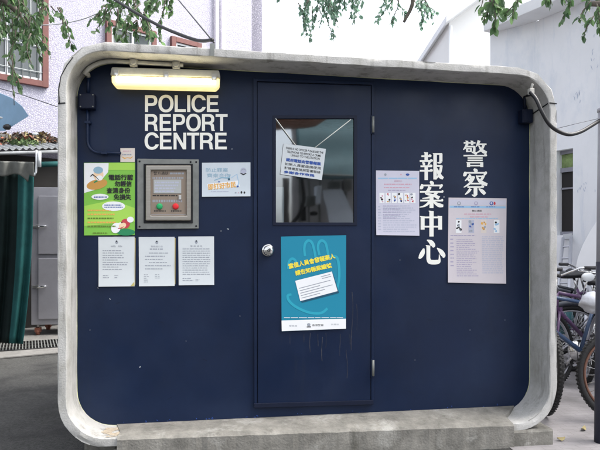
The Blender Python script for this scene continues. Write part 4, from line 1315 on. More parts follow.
# lean-to roof of the stall
rf = thing('stall_roof', GD(20, 7.4, 2.4), 'grey corrugated lean-to roof littered with dead leaves beside the clad building', 'roof')
E0 = D(-60, 151.0, 6.7); E1 = D(72, 147.5, 7.9)
Bk0 = E0 - WN * 1.25 + Vector((0, 0, .26)); Bk1 = E1 - WN * 1.0 + Vector((0, 0, .26))
b = MB()
def rfn(s_, t_):
    p = (E0.lerp(E1, s_)).lerp(Bk0.lerp(Bk1, s_), t_)
    return p + Vector((0, 0, .014 * math.sin(s_ * 120)))
b.grid(rfn, 160, 6, 'roof_sheet')
o = b.build('corrugated_sheet', rf); sm = o.modifiers.new('thick', 'SOLIDIFY'); sm.thickness = .006
b = MB()
b.tube([E0 + Vector((0, 0, -.05)), E1 + Vector((0, 0, -.05))], .022, 'roof_sheet', 8)
for s_ in (.05, .62):
    p = E0.lerp(E1, s_); b.tube([p + Vector((0, 0, -.05)), p + (Bk0 - E0) * .9 + Vector((0, 0, -.08))], .02, 'roof_sheet', 8)
b.tube([E0 + (Bk0 - E0) * .5 + Vector((0, 0, -.12)), E1 + (Bk1 - E1) * .5 + Vector((0, 0, -.12))], .03, 'dark_board', 8)
b.build('beam', rf)
b = MB()
p = E0.lerp(E1, .03); b.tube([Vector((p.x, p.y, 0)) - WN * .05, p + Vector((0, 0, -.05)) - WN * .05], .03, 'dark_board', 8)
b.build('post', rf)
db = MB()
for i in range(900):
    s_ = .35 + .63 * random.random(); t_ = .38 + .6 * random.random() ** .7
    p = rfn(s_, t_) + Vector((0, 0, .012 + .05 * random.random() * t_))
    leaf(db, p, rv() + Vector((0, 0, .2)), (rv() * .6 + Vector((0, 0, 1))).normalized(), random.uniform(.05, .11), random.choice(['debris', 'debris', 'bark', 'dry_leaf', 'rust']))
for i in range(160):
    p = rfn(.58 + .20 * random.random(), .2 + .4 * random.random()) + Vector((0, 0, .02))
    leaf(db, p, rv() + Vector((0, 0, .5)), rv().normalized(), random.uniform(.04, .08), 'moss_green')
p = rfn(.86, .8); db.ball(p + Vector((0, 0, .07)), (.07, .05, .04), 'paper_white', 8, 5, .5)
tag(db.build('leaf_litter'), 'brown leaf litter and moss lying on the corrugated stall roof', 'leaf litter', kind='stuff')

# blue awning fragment
aw = MB()
AW = [(-30, 88), (0, 93), (12, 98), (22, 106), (29, 116), (18, 123), (5, 131), (-30, 131)]
pts_ = [D(u, v, 7.3 - .012 * u) for u, v in AW]
aw.prism(pts_, WN * -.03 + Vector((0, 0, .01)), 'awning_blue')
ao = aw.build('awning', origin=pts_[-1], bevel=.006)
tag(ao, 'pale blue pointed awning end sticking out below the big window', 'awning')
b = MB()
b.tube([D(-30, 112, 7.45), D(8, 119, 7.25)], .015, 'alu_white', 8); b.ball(D(7, 127, 7.15), (.05, .04, .035), 'cable_black', 10, 6, .3)
b.build('awning_arm', ao)

# tarpaulin curtain
tp = MB()
TD = 6.55
def tarp(s_, t_):                              # s across (right edge = 1), t down
    uu = (-60 + 94 * s_) * (1 - t_) + (-62 + 83 * s_) * t_ + 4.0 * math.sin(t_ * 2.6) * s_
    vv_ = (168 + 4 * math.sin(s_ * 9)) * (1 - t_) + (344 - 5 * (1 - s_)) * t_
    fold = .05 * math.sin(s_ * 26 + t_ * 2.0) + .03 * math.sin(s_ * 61 + 1)
    return D(uu, vv_, TD + fold * (.5 + .5 * t_) + .25 * (1 - s_))
tp.grid(tarp, 90, 24, 'tarp_shaded')  # under-roof darkness painted into the cloth, all but the right edge
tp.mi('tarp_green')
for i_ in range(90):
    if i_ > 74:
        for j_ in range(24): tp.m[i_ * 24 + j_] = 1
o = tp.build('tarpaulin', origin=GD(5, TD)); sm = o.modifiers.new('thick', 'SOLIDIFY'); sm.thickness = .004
tag(o, 'green tarpaulin curtain, roof shade painted in, hanging under the corrugated stall roof', 'tarpaulin')
cl = MB()
def cloth(s_, t_):
    uu = -40 + 74 * s_; top = 160 + 2 * s_; h_ = (10 + 12 * s_ ** 3 + 3 * math.sin(s_ * 14)) * (1 if s_ < .93 else .6)
    return D(uu, top + h_ * t_, 6.45 + .03 * math.sin(s_ * 30) + .04 * t_)
cl.grid(cloth, 50, 8, 'cloth_grey')
o = cl.build('valance', origin=GD(0, 6.45, 2.1)); sm = o.modifiers.new('thick', 'SOLIDIFY'); sm.thickness = .004
tag(o, 'grey cloth valance draped along the top of the green tarpaulin', 'valance')
hk = MB()
hk.tube([D(36.5, 150, 6.9), D(36.5, 163, 6.9), D(36, 172, 6.9), D(34.5, 175.5, 6.9), D(33.5, 173, 6.9)], .012, 'alu_white', 8)
hk.tube([D(39.5, 152, 6.9), D(39.5, 167, 6.9)], .02, 'alu_white', 8)
tag(hk.build('hook', origin=D(36.5, 150, 6.9)), 'small white hook hanging from the edge of the stall roof', 'hook')
rl = MB(); rl.tube([D(41, 164.5, 7.1), D(75, 163.5, 7.6)], .035, 'tarp_green', 10)
tag(rl.build('rolled_tarp', origin=D(41, 164, 7.1)), 'rolled teal tarp tied under the roof above the steel cabinet', 'tarp')
bb = MB(); bk = GD(-40, 8.2); wbox(bb, (-4.4, 0), (1.5, 2.5), .02, .06, 'dark_board')  # near-black sheet added to stand in for the shade behind the tarp
tag(bb.build('shade_board', origin=W0), 'added dark boarding standing in for shade at the back of the stall behind the cabinet', 'boarding')

# steel cabinet
cbn = thing('steel_cabinet', GD(45, 7.75), 'grey steel two door cabinet on castors beside the green tarpaulin', 'cabinet')
CY = GD(45, 7.75).y
xl = P(31.2, 250, CY).x
b = MB()
zb_, zt_ = P(31, 325, CY).z, P(31, 187, CY).z
b.box((xl + .42, CY + .30, (zb_ + zt_) / 2), (.84, .60, zt_ - zb_), 'cabinet_steel'); b.build('carcass', cbn, bevel=.006)
for v0, v1, vh in ((196, 254, 226.6), (258.5, 319, 286.5)):
    za, zc = P(39, v1, CY).z, P(39, v0, CY).z
    xd = P(38.8, 250, CY).x
    b = MB(); b.box((xd + .345, CY - .014, (za + zc) / 2), (.69, .024, zc - za), 'cabinet_steel'); d_ = b.build('door', cbn, bevel=.006)
    b = MB(); hz = P(38, vh, CY)
    b.box((xd - .005, CY - .034, hz.z), (.035, .012, .05), 'steel'); b.tube([(xd + .0, CY - .045, hz.z - .005), (xd + .05, CY - .06, hz.z), (xd + .11, CY - .055, hz.z + .006)], [.014, .017, .012], 'chrome', 10)
    b.box((xd - .05, CY - .012, hz.z - .0), (.05, .022, .03), 'steel'); b.build('handle', d_, bevel=.002)
for dx, dy in ((.07, .06), (.77, .06), (.07, .54), (.77, .54)):
    b = MB(); q = Vector((xl + dx, CY + dy, 0))
    b.tube([q + Vector((0, 0, .10)), q + Vector((0, 0, zb_ + .004))], .016, 'steel', 8)
    b.box(q + Vector((0, 0, .075)), (.07, .07, .06), 'rust'); b.lathe(q + Vector((-.02, 0, .046)), (1, 0, 0), [(0, .044), (.04, .044)], 'rust', 14)
    b.build('castor', cbn)

# drain grate and kerb strip on the left
gr = MB()
G0 = GD(-40, 6.35); G1 = GD(75, 6.85)
gd_ = (G1 - G0).normalized(); gn_ = Vector((-gd_.y, gd_.x, 0)); Lg = (G1 - G0).length
def gpt(a_, b2, z_): q = G0 + gd_ * a_ + gn_ * b2; return Vector((q.x, q.y, z_))
WID = .62
gr.add([gpt(0, 0, .006), gpt(Lg, 0, .006), gpt(Lg, WID, .006), gpt(0, WID, .006)], [(0, 1, 2, 3)], 'gap_black')
k_ = int(Lg / .034)
for i in range(k_):
    a_ = i * .034
    gr.prism([gpt(a_, .02, .008), gpt(a_ + .011, .02, .008), gpt(a_ + .011, WID - .02, .008), gpt(a_, WID - .02, .008)], (0, 0, .022), 'zinc')
for b2 in (0, .2, .4, WID - .02):
    gr.prism([gpt(0, b2, .007), gpt(Lg, b2, .007), gpt(Lg, b2 + .018, .007), gpt(0, b2 + .018, .007)], (0, 0, .020), 'iron_grate')
tag(gr.build('drain_grate', origin=G0), 'long barred metal drain grate set in the ground before the cabinet', 'drain grate')
kb_ = MB()
kb_.prism([gpt(0, -.42, 0), gpt(Lg, -.30, 0), gpt(Lg, -.02, 0), gpt(0, -.02, 0)], (0, 0, .024), 'kerb_stone')
tag(kb_.build('kerb_strip', bevel=.008), kind='structure')
pf = MB(); pf.add([gpt(-6, WID + .01, .006), gpt(Lg + 5, WID + .01, .006), gpt(Lg + 5, WID + 4, .006), gpt(-6, WID + 4, .006)], [(0, 1, 2, 3)], 'kerb_stone')
tag(pf.build('stall_floor'), kind='structure')

# wires at the upper left and over the booth
w = MB(); w.tube([D(-20, 83, 7.5), D(20, 94, 7.4), D(58, 107, 7.3), D(90, 118, 7.2)], .006, 'wire_grey', 5)
tag(w.build('overhead_wire', origin=D(0, 87, 7.5)), 'thin grey wire crossing the lilac wall just under the big window', 'wire')
w = MB(); w.tube(smooth([D(-20, 29, 6.6), D(30, 26, 6.4), D(66, 23, 6.2), D(96, 14, 6), D(130, -8, 5.8)]), .006, 'alu_white', 5)
tag(w.build('overhead_wire', origin=D(0, 27, 6.5)), 'pale cord running through the leaves across the big window', 'cord')
RY = 3.42
bkt = P(212.5, 45.0, RY)
w = MB(); w.tube(smooth([D(96, -12, 4.9), D(112, -2, 4.6), D(133, 11, 4.3), D(155, 23.5, 4.05), D(176, 33, 3.8), D(198, 40.5, 3.6), bkt + Vector((0, 0, .03))]), .011, 'cable_black', 8)
tag(w.build('overhead_cable', origin=bkt), 'dark sagging cable dropping from the leaves to the booth roof bracket', 'cable')
w = MB(); w.tube([D(172, -8, 4.2), bkt + Vector((.01, .02, .02))], .005, 'wire_grey', 6)
tag(w.build('overhead_cable', origin=bkt), 'straight thin grey cable slanting steeply down to the booth roof bracket', 'cable')
w = MB(); zr = zt(bkt.x); w.box((bkt.x, RY, zr + .025), (.03, .03, .06), 'zinc'); w.box((bkt.x, YF - .004, zr - .01), (.022, .01, .07), 'zinc'); w.box((bkt.x, (YF + RY) / 2, zr + .004), (.022, RY - YF, .008), 'zinc')
tag(w.build('roof_bracket', origin=(bkt.x, RY, zr)), 'small metal bracket on the booth roof edge holding two cables', 'bracket')

# ================================================================== right background: white building
AX = FWD * math.cos(R(28.0)) - RGT * math.sin(R(28.0))         # along its wall, away from the camera
A0 = GD(565, 8.0)
AN = Vector((-AX.y, AX.x, 0))
if AN.dot(CAMP - A0) < 0: AN = -AN
def AP(u, v, off=0.0): return onplane(u, v, A0 + AN * off, AN)
def aa(u, v):
    p = AP(u, v); return ((p - A0).dot(AX), p.z)
def abox(mb, s0, z0, s1, z1, o0, o1, m):
    mb.prism([A0 + AX * s_ + AN * o0 + Vector((0, 0, z_)) for s_, z_ in ((s0, z0), (s1, z0), (s1, z1), (s0, z1))], AN * (o1 - o0), m)
wb = thing('white_building', A0, 'tall pale blue white rendered building at the right with eaves and a narrow window', 'building')
s_far = aa(539, 100)[0]
zs = aa(541, 20)[1]
w_l, w_zb = aa(573.0, 235); w_r = aa(556.0, 235)[0]; w_zt = aa(573, 148)[1]
b = MB()
abox(b, -9, 0, w_l, zs + 1.5, -.3, 0, 'white_wall'); abox(b, w_r, 0, s_far, zs + 1.5, -.3, 0, 'white_wall')
abox(b, w_l, 0, w_r, w_zb, -.3, 0, 'white_wall'); abox(b, w_l, w_zt, w_r, zs + 1.5, -.3, 0, 'white_wall')
b.build('rendered_wall', wb)
cnr = A0 + AX * s_far
b = MB()
b.prism([cnr - AN * .301, cnr - AN * .301 + Vector((0, 0, zs + 1.5)), cnr - AN * 4 + Vector((0, 0, zs + 1.5)), cnr - AN * 4], -AX * .3, 'white_wall')
b.prism([cnr + AX * .0005 , cnr + AX * .6 - AN * .0 - RGT * .25, cnr + AX * .6 - RGT * .25 + Vector((0, 0, zs + .003)), cnr + AX * .0005 + Vector((0, 0, zs + .003))], -AN * .2, 'white_wall')
b.build('return_wall', wb)
b = MB()
p_ = [cnr + AX * .7 + AN * .38, A0 - AX * 6 + AN * .38, A0 - AX * 6 - AN * .29, cnr + AX * .7 - AN * .29]
b.prism([q + Vector((0, 0, zs + .004)) for q in [cnr + AX * .7 + AN * .38, A0 - AX * 6 + AN * .38, A0 - AX * 6 + AN * .002, cnr + AX * .7 + AN * .002]], (0, 0, .16), 'soffit')
b.build('eaves_slab', wb, bevel=.01)
wf = MB()
abox(wf, w_l, w_zb, w_l + .03, w_zt, -.14, -.09, 'pole_navy'); abox(wf, w_l + .031, w_zb, w_r, w_zb + .05, -.14, -.09, 'pole_grey')
zm = aa(573, 168)[1]; zm2 = aa(573, 187)[1]
abox(wf, w_l + .031, zm - .03, w_r, zm + .03, -.14, -.09, 'pole_grey'); abox(wf, w_l + .031, zm2 - .012, w_r, zm2 + .012, -.13, -.10, 'pole_grey')
abox(wf, w_l + .031, w_zt - .05, w_r, w_zt, -.14, -.09, 'pole_grey')
wwo = wf.build('window', wb)
b = MB(); abox(b, w_l + .03, w_zb + .05, w_r, zm - .03, -.128, -.122, 'room_dark'); abox(b, w_l + .03, zm + .03, w_r, w_zt - .05, -.128, -.122, 'reflected_green'); b.build('pane', wwo)
b = MB()
for (u, v, w_, h_, cnt) in ((577, 94, 12, 14, 9), (594, 56, 10, 20, 6), (586, 186, 22, 8, 9), (590, 30, 12, 10, 4)):
    for i in range(cnt):
        uu, vv2 = u + random.uniform(-.5, .5) * w_, v + random.uniform(-.5, .5) * h_
        L_ = []; k_ = random.randint(3, 5)
        for q in range(k_):
            L_.append((uu, vv2)); uu += random.uniform(-.8, .8); vv2 += random.uniform(.5, 2.0)
        vs2 = []
        for q, (a_, b2) in enumerate(L_):
            w2 = .0045 * math.sin(math.pi * (q + .4) / k_)
            p = AP(a_, b2, .003); vs2 += [p + AX * w2, p - AX * w2]
        b.add(vs2, [(2 * q, 2 * q + 1, 2 * q + 3, 2 * q + 2) for q in range(k_ - 1)], 'stain_blue')
b.build('damp_stains', wb)

# far white gabled house
fd = 12.0
fh = thing('gabled_house', GD(480, fd), 'overexposed white house with a sloping roof edge beyond the booth', 'house')
b = MB()
q0 = D(449, 22, fd); q1 = D(525, -32, fd)
q0b, q1b = GD(449, fd), GD(525, fd)
b.prism([q0b, q1b, q1, q0], FWD * 6, 'white_wall_far'); b.build('gable_wall', fh)
b = MB()
e0, e1 = D(446, 22.5, fd - .25), D(527, -36, fd - .25)
b.prism([e0, e1, e1 + Vector((0, 0, .14)), e0 + Vector((0, 0, .14))], FWD * 6.6, 'soffit'); b.build('roof', fh, bevel=.01)
b = MB(); p = D(450.6, 40, fd - .06); b.tube([Vector((p.x, p.y, 0)), Vector((p.x, p.y, D(450, 27, fd).z))], .04, 'soffit', 8); b.build('drainpipe', fh)

# pole at the right margin
pl_ = thing('leaning_pole', GD(600.5, POLE_D), 'dark painted pole standing at the right edge in front of the bicycles', 'pole')
b = MB(); b.tube([GD(601.5, POLE_D, -.02), D(602.2, 262, POLE_D)], [.043, .036], 'pole_navy', 16); b.build('lower_sleeve', pl_)
b = MB(); b.tube([D(602.2, 262, POLE_D), D(603.4, 112, POLE_D)], [.034, .031], 'pole_grey', 16); b.build('shaft', pl_)
b = MB(); b.lathe(D(603.4, 112, POLE_D), (0, 0, 1), [(0, .036), (.02, .036), (.03, .02)], 'pole_grey', 14); b.build('cap', pl_)

# ================================================================== bicycles
def make_bike(label, frame_m, root_name='bicycle', basket=False, mud=True, rim='bike_silver', accent=None):
    root = thing(root_name, (0, 0, 0), label, 'bicycle', 'bicycles parked by the white wall')
    rw, wb_ = .325, 1.04
    for x in (0, wb_):
        t = MB(); t.torus((x, 0, rw), (0, 1, 0), rw - .022, .022, 'black_rubber', 48, 10)
        for i in range(72):
            a = 2 * math.pi * i / 72
            for sy in (-1, 1):
                c_ = Vector((x + (rw - .001) * math.cos(a + sy * .02), sy * .009, rw + (rw - .001) * math.sin(a + sy * .02)))
                t.box(c_, (.006, .014, .012), 'black_rubber', ry=-a)
        w_ = t.build('wheel', root, local=True)
        r_ = MB(); r_.torus((x, 0, rw), (0, 1, 0), rw - .052, .010, rim, 48, 8, squash=1.3); r_.build('rim', w_, local=True)
        s_ = MB()
        for i in range(28):
            a = 2 * math.pi * i / 28; a2 = a + (.5 if i % 4 < 2 else -.5); sy = .022 * (1 if i % 2 else -1)
            s_.tube([(x + .018 * math.cos(a2), sy, rw + .018 * math.sin(a2)), (x + (rw - .055) * math.cos(a), 0, rw + (rw - .055) * math.sin(a))], .0016, 'chrome', 4)
        s_.build('spokes', w_, local=True)
        h_ = MB(); h_.lathe((x, -.05, rw), (0, 1, 0), [(0, .008), (.02, .018), (.08, .018), (.1, .008)], 'chrome', 12); h_.build('hub', w_, local=True)
    f = MB()
    bbk = Vector((.44, 0, .30)); st_ = Vector((.28, 0, .74)); hd = Vector((.86, 0, .80)); hl = Vector((.89, 0, .66)); ra = Vector((0, 0, rw)); fa = Vector((wb_, 0, rw))
    f.tube([bbk, st_], .016, frame_m, 10); f.tube([st_ - Vector((-.01, 0, .04)), hd], .016, frame_m, 10); f.tube([bbk, hl], .019, frame_m, 10); f.tube([hd + (hd - hl) * .1, hl], .02, frame_m, 10)
    for sy in (-.05, .05):
        f.tube([bbk + Vector((0, sy * .4, 0)), ra + Vector((0, sy, 0))], .009, frame_m, 8); f.tube([st_ + Vector((0, sy * .3, -.05)), ra + Vector((0, sy, 0))], .008, frame_m, 8)
    f.build('frame', root, local=True)
    k = MB()
    for sy in (-.05, .05):
        k.tube([hl + Vector((.005, sy * .7, -.01)), hl.lerp(fa, .5) + Vector((.01, sy, 0)), fa + Vector((0, sy, 0))], [.014, .012, .009], accent or frame_m, 8)
    k.box(hl + Vector((.005, 0, -.01)), (.04, .10, .03), accent or frame_m); k.build('fork', root, local=True)
    h = MB(); top = hd + (hd - hl) * .9
    h.tube([hd, top], .013, 'chrome', 8)
    h.tube([top + Vector((-.12, -.30, .06)), top + Vector((-.04, -.22, .07)), top + Vector((.03, -.08, .02)), top + Vector((.03, .08, .02)), top + Vector((-.04, .22, .07)), top + Vector((-.12, .30, .06))], .011, 'chrome', 8)
    hb_ = h.build('handlebar', root, local=True)
    for sy in (-1, 1):
        q = MB(); q.tube([top + Vector((-.06, sy * .24, .067)), top + Vector((-.14, sy * .32, .058))], .016, 'saddle_black', 8); q.build('grip', hb_, local=True)
        q = MB(); q.tube([top + Vector((-.02, sy * .2, .06)), top + Vector((.02, sy * .24, .04)), top + Vector((-.02, sy * .31, .03))], .005, 'chrome', 6); q.build('brake_lever', hb_, local=True)
    s = MB(); s.tube([st_, st_ + Vector((-.04, 0, .14))], .013, 'chrome', 8); so_ = s.build('seat_post', root, local=True)
    s = MB()
    sc0 = st_ + Vector((-.05, 0, .17))
    s.grid(lambda a, b2: sc0 + Vector((-.12 + .27 * a, (b2 - .5) * 2 * (.085 * (1 - a) ** .8 + .018), .03 - .05 * (2 * b2 - 1) ** 2 * (1 - a * .6) - .015 * math.sin(a * 3))), 12, 8, 'saddle_black')
    sd = s.build('saddle', root, local=True); m_ = sd.modifiers.new('thick', 'SOLIDIFY'); m_.thickness = .035
    cr = MB(); cr.lathe(bbk + Vector((0, -.045, 0)), (0, 1, 0), [(0, .09), (.004, .09)], 'chrome', 28); cr.tube([bbk + Vector((0, -.06, 0)), bbk + Vector((.10, -.07, -.13))], .009, 'chrome', 8); cr.tube([bbk + Vector((0, .06, 0)), bbk + Vector((-.10, .07, .13))], .009, 'chrome', 8)
    cro = cr.build('crank', root, local=True)
    for sx, sy in ((1, -1), (-1, 1)):
        q = MB(); q.box(bbk + Vector((.10 * sx, .12 * sy, -.13 * sx)), (.09, .08, .022), 'saddle_black'); q.build('pedal', cro, local=True)
    ch_ = MB()
    ch_.tube([bbk + Vector((0, -.043, .09)), ra + Vector((0, -.043, .04))], .004, 'iron_grate', 6); ch_.tube([bbk + Vector((0, -.043, -.09)), ra + Vector((0, -.043, -.04))], .004, 'iron_grate', 6)
    ch_.build('chain', root, local=True)
    if mud:
        for x, a0_, a1_ in ((0, R(-20), R(120)), (wb_, R(-75), R(45))):
            q = MB(); q.torus((x, 0, rw), (0, -1, 0), rw + .02, .028, frame_m if x else 'bike_dark', 20, 8, a0_, a1_, squash=1.0); q.build('mudguard', root, local=True)
    if basket:
        q = MB(); c0 = hd + Vector((.22, 0, .08))
        for zz, sz in ((-.12, .8), (-.04, .88), (.04, .95), (.12, 1.0)):
            q.tube([c0 + Vector((dx * .15 * sz, dy * .19 * sz, zz)) for dx, dy in ((-1, -1), (1, -1), (1, 1), (-1, 1), (-1, -1))], .004, 'bike_silver', 5)
        for i in range(-4, 5):
            for sx in (-1, 1):
                q.tube([c0 + Vector((sx * .12, i * .038, -.12)), c0 + Vector((sx * .15, i * .047, .12))], .003, 'bike_silver', 4)
        for i in range(-3, 4):
            for sy in (-1, 1):
                q.tube([c0 + Vector((i * .04, sy * .152, -.12)), c0 + Vector((i * .05, sy * .19, .12))], .003, 'bike_silver', 4)
            q.tube([c0 + Vector((i * .04, -.152, -.12)), c0 + Vector((i * .04, .152, -.12))], .003, 'bike_silver', 4)
        q.build('basket', root, local=True)
    return root


def place(o, p, deg, lean=0.0):
    o.location = p; o.rotation_euler = (R(lean), 0, R(deg))


AXD = math.degrees(math.atan2(AX.y, AX.x))
# wheel just behind the booth's right edge: axis of the bicycle runs mostly away from the camera
bA = make_bike("bicycle showing only its knobbly rear tyre against the booth's right edge", 'bike_yellow', mud=False, accent='bike_yellow')
p = GD(541.5, 4.2); ang = 78
pA = Vector((p.x, p.y, 0.004)) + Vector((math.cos(R(ang + 180)), math.sin(R(ang + 180)), 0)) * 0
place(bA, (p.x, p.y, .004), ang, 4)
bB = make_bike('bicycle with brown rimmed front wheel directly behind the dark pole', 'bike_dark', mud=False, rim='rim_brown')
p = GD(628, 3.95); place(bB, (p.x, p.y, .004), -14, -6)
bC = make_bike('blue framed bicycle under the white carrier bag in the middle of the parked bicycles', 'bike_blue', basket=True)
p = GD(634, 5.0); place(bC, (p.x, p.y, .004), 170, 7)
bD = make_bike('farther purple framed bicycle at the back, leaning near the ladder foot', 'bike_purple')
p = GD(548, 6.3); place(bD, (p.x, p.y, .004), -38, -8)
bE = make_bike('silver bicycle with pale frame parked tightly behind the others', 'bike_silver')
p = GD(570, 5.6); place(bE, (p.x, p.y, .004), -20, 8)

bF = make_bike('bare silver bicycle crammed between the blue one and the ladder', 'alu', mud=False)
p = GD(586, 5.15); place(bF, (p.x, p.y, .004), 62, 9)
bG = make_bike('black bicycle at the back, nearest the white wall', 'bike_dark')
p = GD(606, 6.5); place(bG, (p.x, p.y, .004), 118, -9)

bH = make_bike('purple bicycle with its handlebar turned towards the wall, above the blue frame', 'bike_purple', rim='bike_silver')
p = GD(620, 5.6); place(bH, (p.x, p.y, .004), 205, 8)
bI = make_bike('dark bicycle with wire basket wedged upright beside the ladder foot', 'bike_dark', basket=True)
p = GD(566, 7.0); place(bI, (p.x, p.y, .004), -70, 5)

# white bag in the basket
bg_ = MB()
bg_.ball(D(594, 303, 4.85), (.10, .11, .085), 'bag_white', 22, 14, .35)
tag(bg_.build('carrier_bag', origin=D(594, 312, 4.85)), 'bulging white carrier bag sitting in the bicycle basket', 'bag')
mr = MB()
mr.ball(D(588, 277, 4.9), (.062, .016, .038), 'alu_white', 18, 10); mr.tube([D(587, 281, 4.9), D(584, 290, 4.95), D(583, 300, 5.0)], .006, 'chrome', 6)
tag(mr.build('wing_mirror', origin=D(583, 300, 5.0)), 'oval pale rear view mirror on a thin stalk above the bicycles', 'mirror')
tb_ = MB(); tb_.ball(D(561, 318, 5.9), (.12, .12, .14), 'bag_teal', 14, 9, .4)
tag(tb_.build('cloth_bundle', origin=D(561, 330, 5.9)), 'teal cloth bundle on the ground behind the booth edge', 'bundle')

# ladder leaning on the wall
ld = thing('step_ladder', GD(562, 7.0), 'light aluminium ladder leaning against the white wall under the window', 'ladder')
top = AP(571, 237, .04); top2 = AP(563, 238, .04)
f1 = GD(567, 6.75); f2 = GD(553, 6.95)
b = MB(); b.tube([f1, top], .022, 'alu', 6); b.build('rail', ld)
b = MB(); b.tube([f2, top2], .022, 'alu', 6); b.build('rail', ld)
for i in range(8):
    t = .08 + .118 * i
    b = MB(); b.tube([f1.lerp(top, t), f2.lerp(top2, t)], .014, 'alu', 6); b.build('rung', ld)
b = MB(); b.prism([top + Vector((0, 0, -.02)), top2 + Vector((0, 0, -.02)), top2 + Vector((0, 0, .05)), top + Vector((0, 0, .05))], -AN * .03, 'alu_white'); b.build('top_cap', ld)

# white board leaning on the wall
wbd = MB()
outl = [(640, 330), (573, 330), (572.5, 300), (574, 276), (577.5, 258), (583, 244), (590, 231), (598, 219), (606, 211), (640, 200)]
pts_ = []
for u, v in outl:
    off = .10 + .5 * max(0, (v - 200)) / 130
    pts_.append(onplane(u, v, A0 + AN * .12 + Vector((0, 0, EYE + .3)), (AN + Vector((0, 0, .28))).normalized()))
wbd.prism(pts_, -(AN + Vector((0, 0, .28))).normalized() * .03, 'board_white')
tag(wbd.build('tabletop', origin=pts_[1], bevel=.006), 'big white rounded tabletop leaning against the wall behind the bicycles', 'tabletop')

# dead leaves on the paving
def dead_leaf(u, v, s_, label):
    d_ = EYE * F / (v - HOR); p = GD(u, d_, .012)
    m_ = MB(); a = random.random() * 6
    pts__ = []
    for i in range(9):
        t = 2 * math.pi * i / 9
        q = Vector((s_ * math.cos(t), s_ * .45 * math.sin(t), .010 * math.cos(t * 2) + .006)); q.rotate(Matrix.Rotation(a, 3, 'Z')); pts__.append(p + q)
    m_.prism(pts__, (0, 0, .0015), 'dry_leaf')
    tag(m_.build('fallen_leaf', origin=p), label, 'leaf')
dead_leaf(583.5, 431, .034, 'yellowish fallen leaf on the paving beside the pole')
dead_leaf(561, 441.5, .030, 'pale fallen leaf on the paving next to the plinth corner')

# ================================================================== trees



def twig(fo, br, p, d, L, n_, leafL, m, droop=.5):
    pts__ = [p.copy()]; d = d.normalized(); q = p.copy()
    k = 6
    for i in range(k):
        d = (d + rv() * .28 + Vector((0, 0, -droop * .25))).normalized()
        q = q + d * (L / k); pts__.append(q.copy())
    br.tube(pts__, [.006 * (1 - .7 * i / k) + .0012 for i in range(k + 1)], 'bark', 5)
    for j in range(n_):
        t = random.random() ** .8 * k; i = min(int(t), k - 1)
        pp_ = pts__[i].lerp(pts__[i + 1], t - i)
        dd = (rv() + (pts__[i + 1] - pts__[i]).normalized() * .9 + Vector((0, 0, -.45)))
        leaf(fo, pp_ + rv() * .012, dd, (rv() + Vector((0, 0, .8))).normalized(), leafL * random.uniform(.45, 1.3), m)


def limb(br, pts__, r0, r1):
    # smooth a control polyline
    P_ = [pts__[0]] + pts__ + [pts__[-1]]
    out = []
    for i in range(1, len(P_) - 2):
        for j in range(6):
            t = j / 6
            out.append(0.5 * (2 * P_[i] + (P_[i + 1] - P_[i - 1]) * t + (2 * P_[i - 1] - 5 * P_[i] + 4 * P_[i + 1] - P_[i + 2]) * t * t + (3 * P_[i] - P_[i - 1] - 3 * P_[i + 1] + P_[i + 2]) * t ** 3))
    out.append(pts__[-1])
    k = len(out)
    br.tube(out, [r0 + (r1 - r0) * i / (k - 1) for i in range(k)], 'bark', 10)
    return out


def tree(name, base, label, limbs, sprays, leafL, m, crown):
    t_ = thing(name, base, label, 'tree', 'trees overhanging the booth')
    tr = MB(); br = MB(); fo = MB()
    fork = base + Vector((0, 0, 3.0))
    limb(tr, [base + Vector((0, 0, -.1)), base + Vector((.05, .04, 1.2)), base + Vector((-.03, .02, 2.2)), fork], .20, .12)
    tr.build('trunk', t_)
    for L_ in limbs:
        limb(br, [fork - Vector((0, 0, .15))] + L_, .09, .02)
    for (p, d, L, n_) in sprays:
        twig(fo, br, p, d, L, n_, leafL, m)
    for (c_, rad, cnt) in crown:                # the part of the crown above the picture
        for i in range(cnt):
            q = rv()
            while q.length > 1: q = rv()
            q = Vector((q.x * rad[0], q.y * rad[1], q.z * rad[2]))
            twig(fo, br, c_ + q, rv() + Vector((0, 0, -.2)), .45, 16, leafL, m)
    br.build('branches', t_); fo.build('foliage', t_)
    return t_


def sprays_in(cells, d, n_leaf, Lm=.30):
    out = []
    for (u0, v0, u1, v1, cnt) in cells:
        for i in range(cnt):
            u, v = random.uniform(u0, u1), random.uniform(v0, v1)
            out.append((D(u, v, d + random.uniform(-.35, .35)), Vector((random.uniform(-.6, .6), random.uniform(-.4, .4), -.7)), Lm * random.uniform(.7, 1.2), n_leaf))
    return out


dL = 5.4
tb0 = GD(-95, 5.6)
tree('leafy_tree', tb0, 'dark leaved tree reaching in from the left over the big window',
     [[D(-60, -70, 5.5), D(-10, -40, 5.4), D(40, -30, 5.4), D(110, -22, 5.5), D(170, -18, 5.5)], [D(-50, -40, 5.3), D(0, -5, 5.3), D(20, 15, 5.35)], [D(-100, -200, 5.4), D(-80, -300, 5.2)]],
     sprays_in([(-25, -30, 40, 0, 18), (-20, -4, 34, 18, 16), (-15, 14, 26, 34, 10), (14, 14, 34, 38, 7), (40, -14, 60, 16, 8), (8, 52, 14, 84, 2)], dL, 20, .30)
     + sprays_in([(102, -28, 165, -8, 16), (104, -10, 150, 10, 11), (125, 6, 150, 24, 7), (165, -12, 180, -3, 3), (160, 16, 168, 24, 1)], 5.5, 20, .26)
     + sprays_in([(10, 46, 12, 60, 1)], dL, 9, .55),
     .060, 'leaf_dark', [(D(-60, -160, 5.4), (1.2, 1.0, .8), 60), (D(60, -140, 5.6), (1.2, 1.0, .6), 40)])

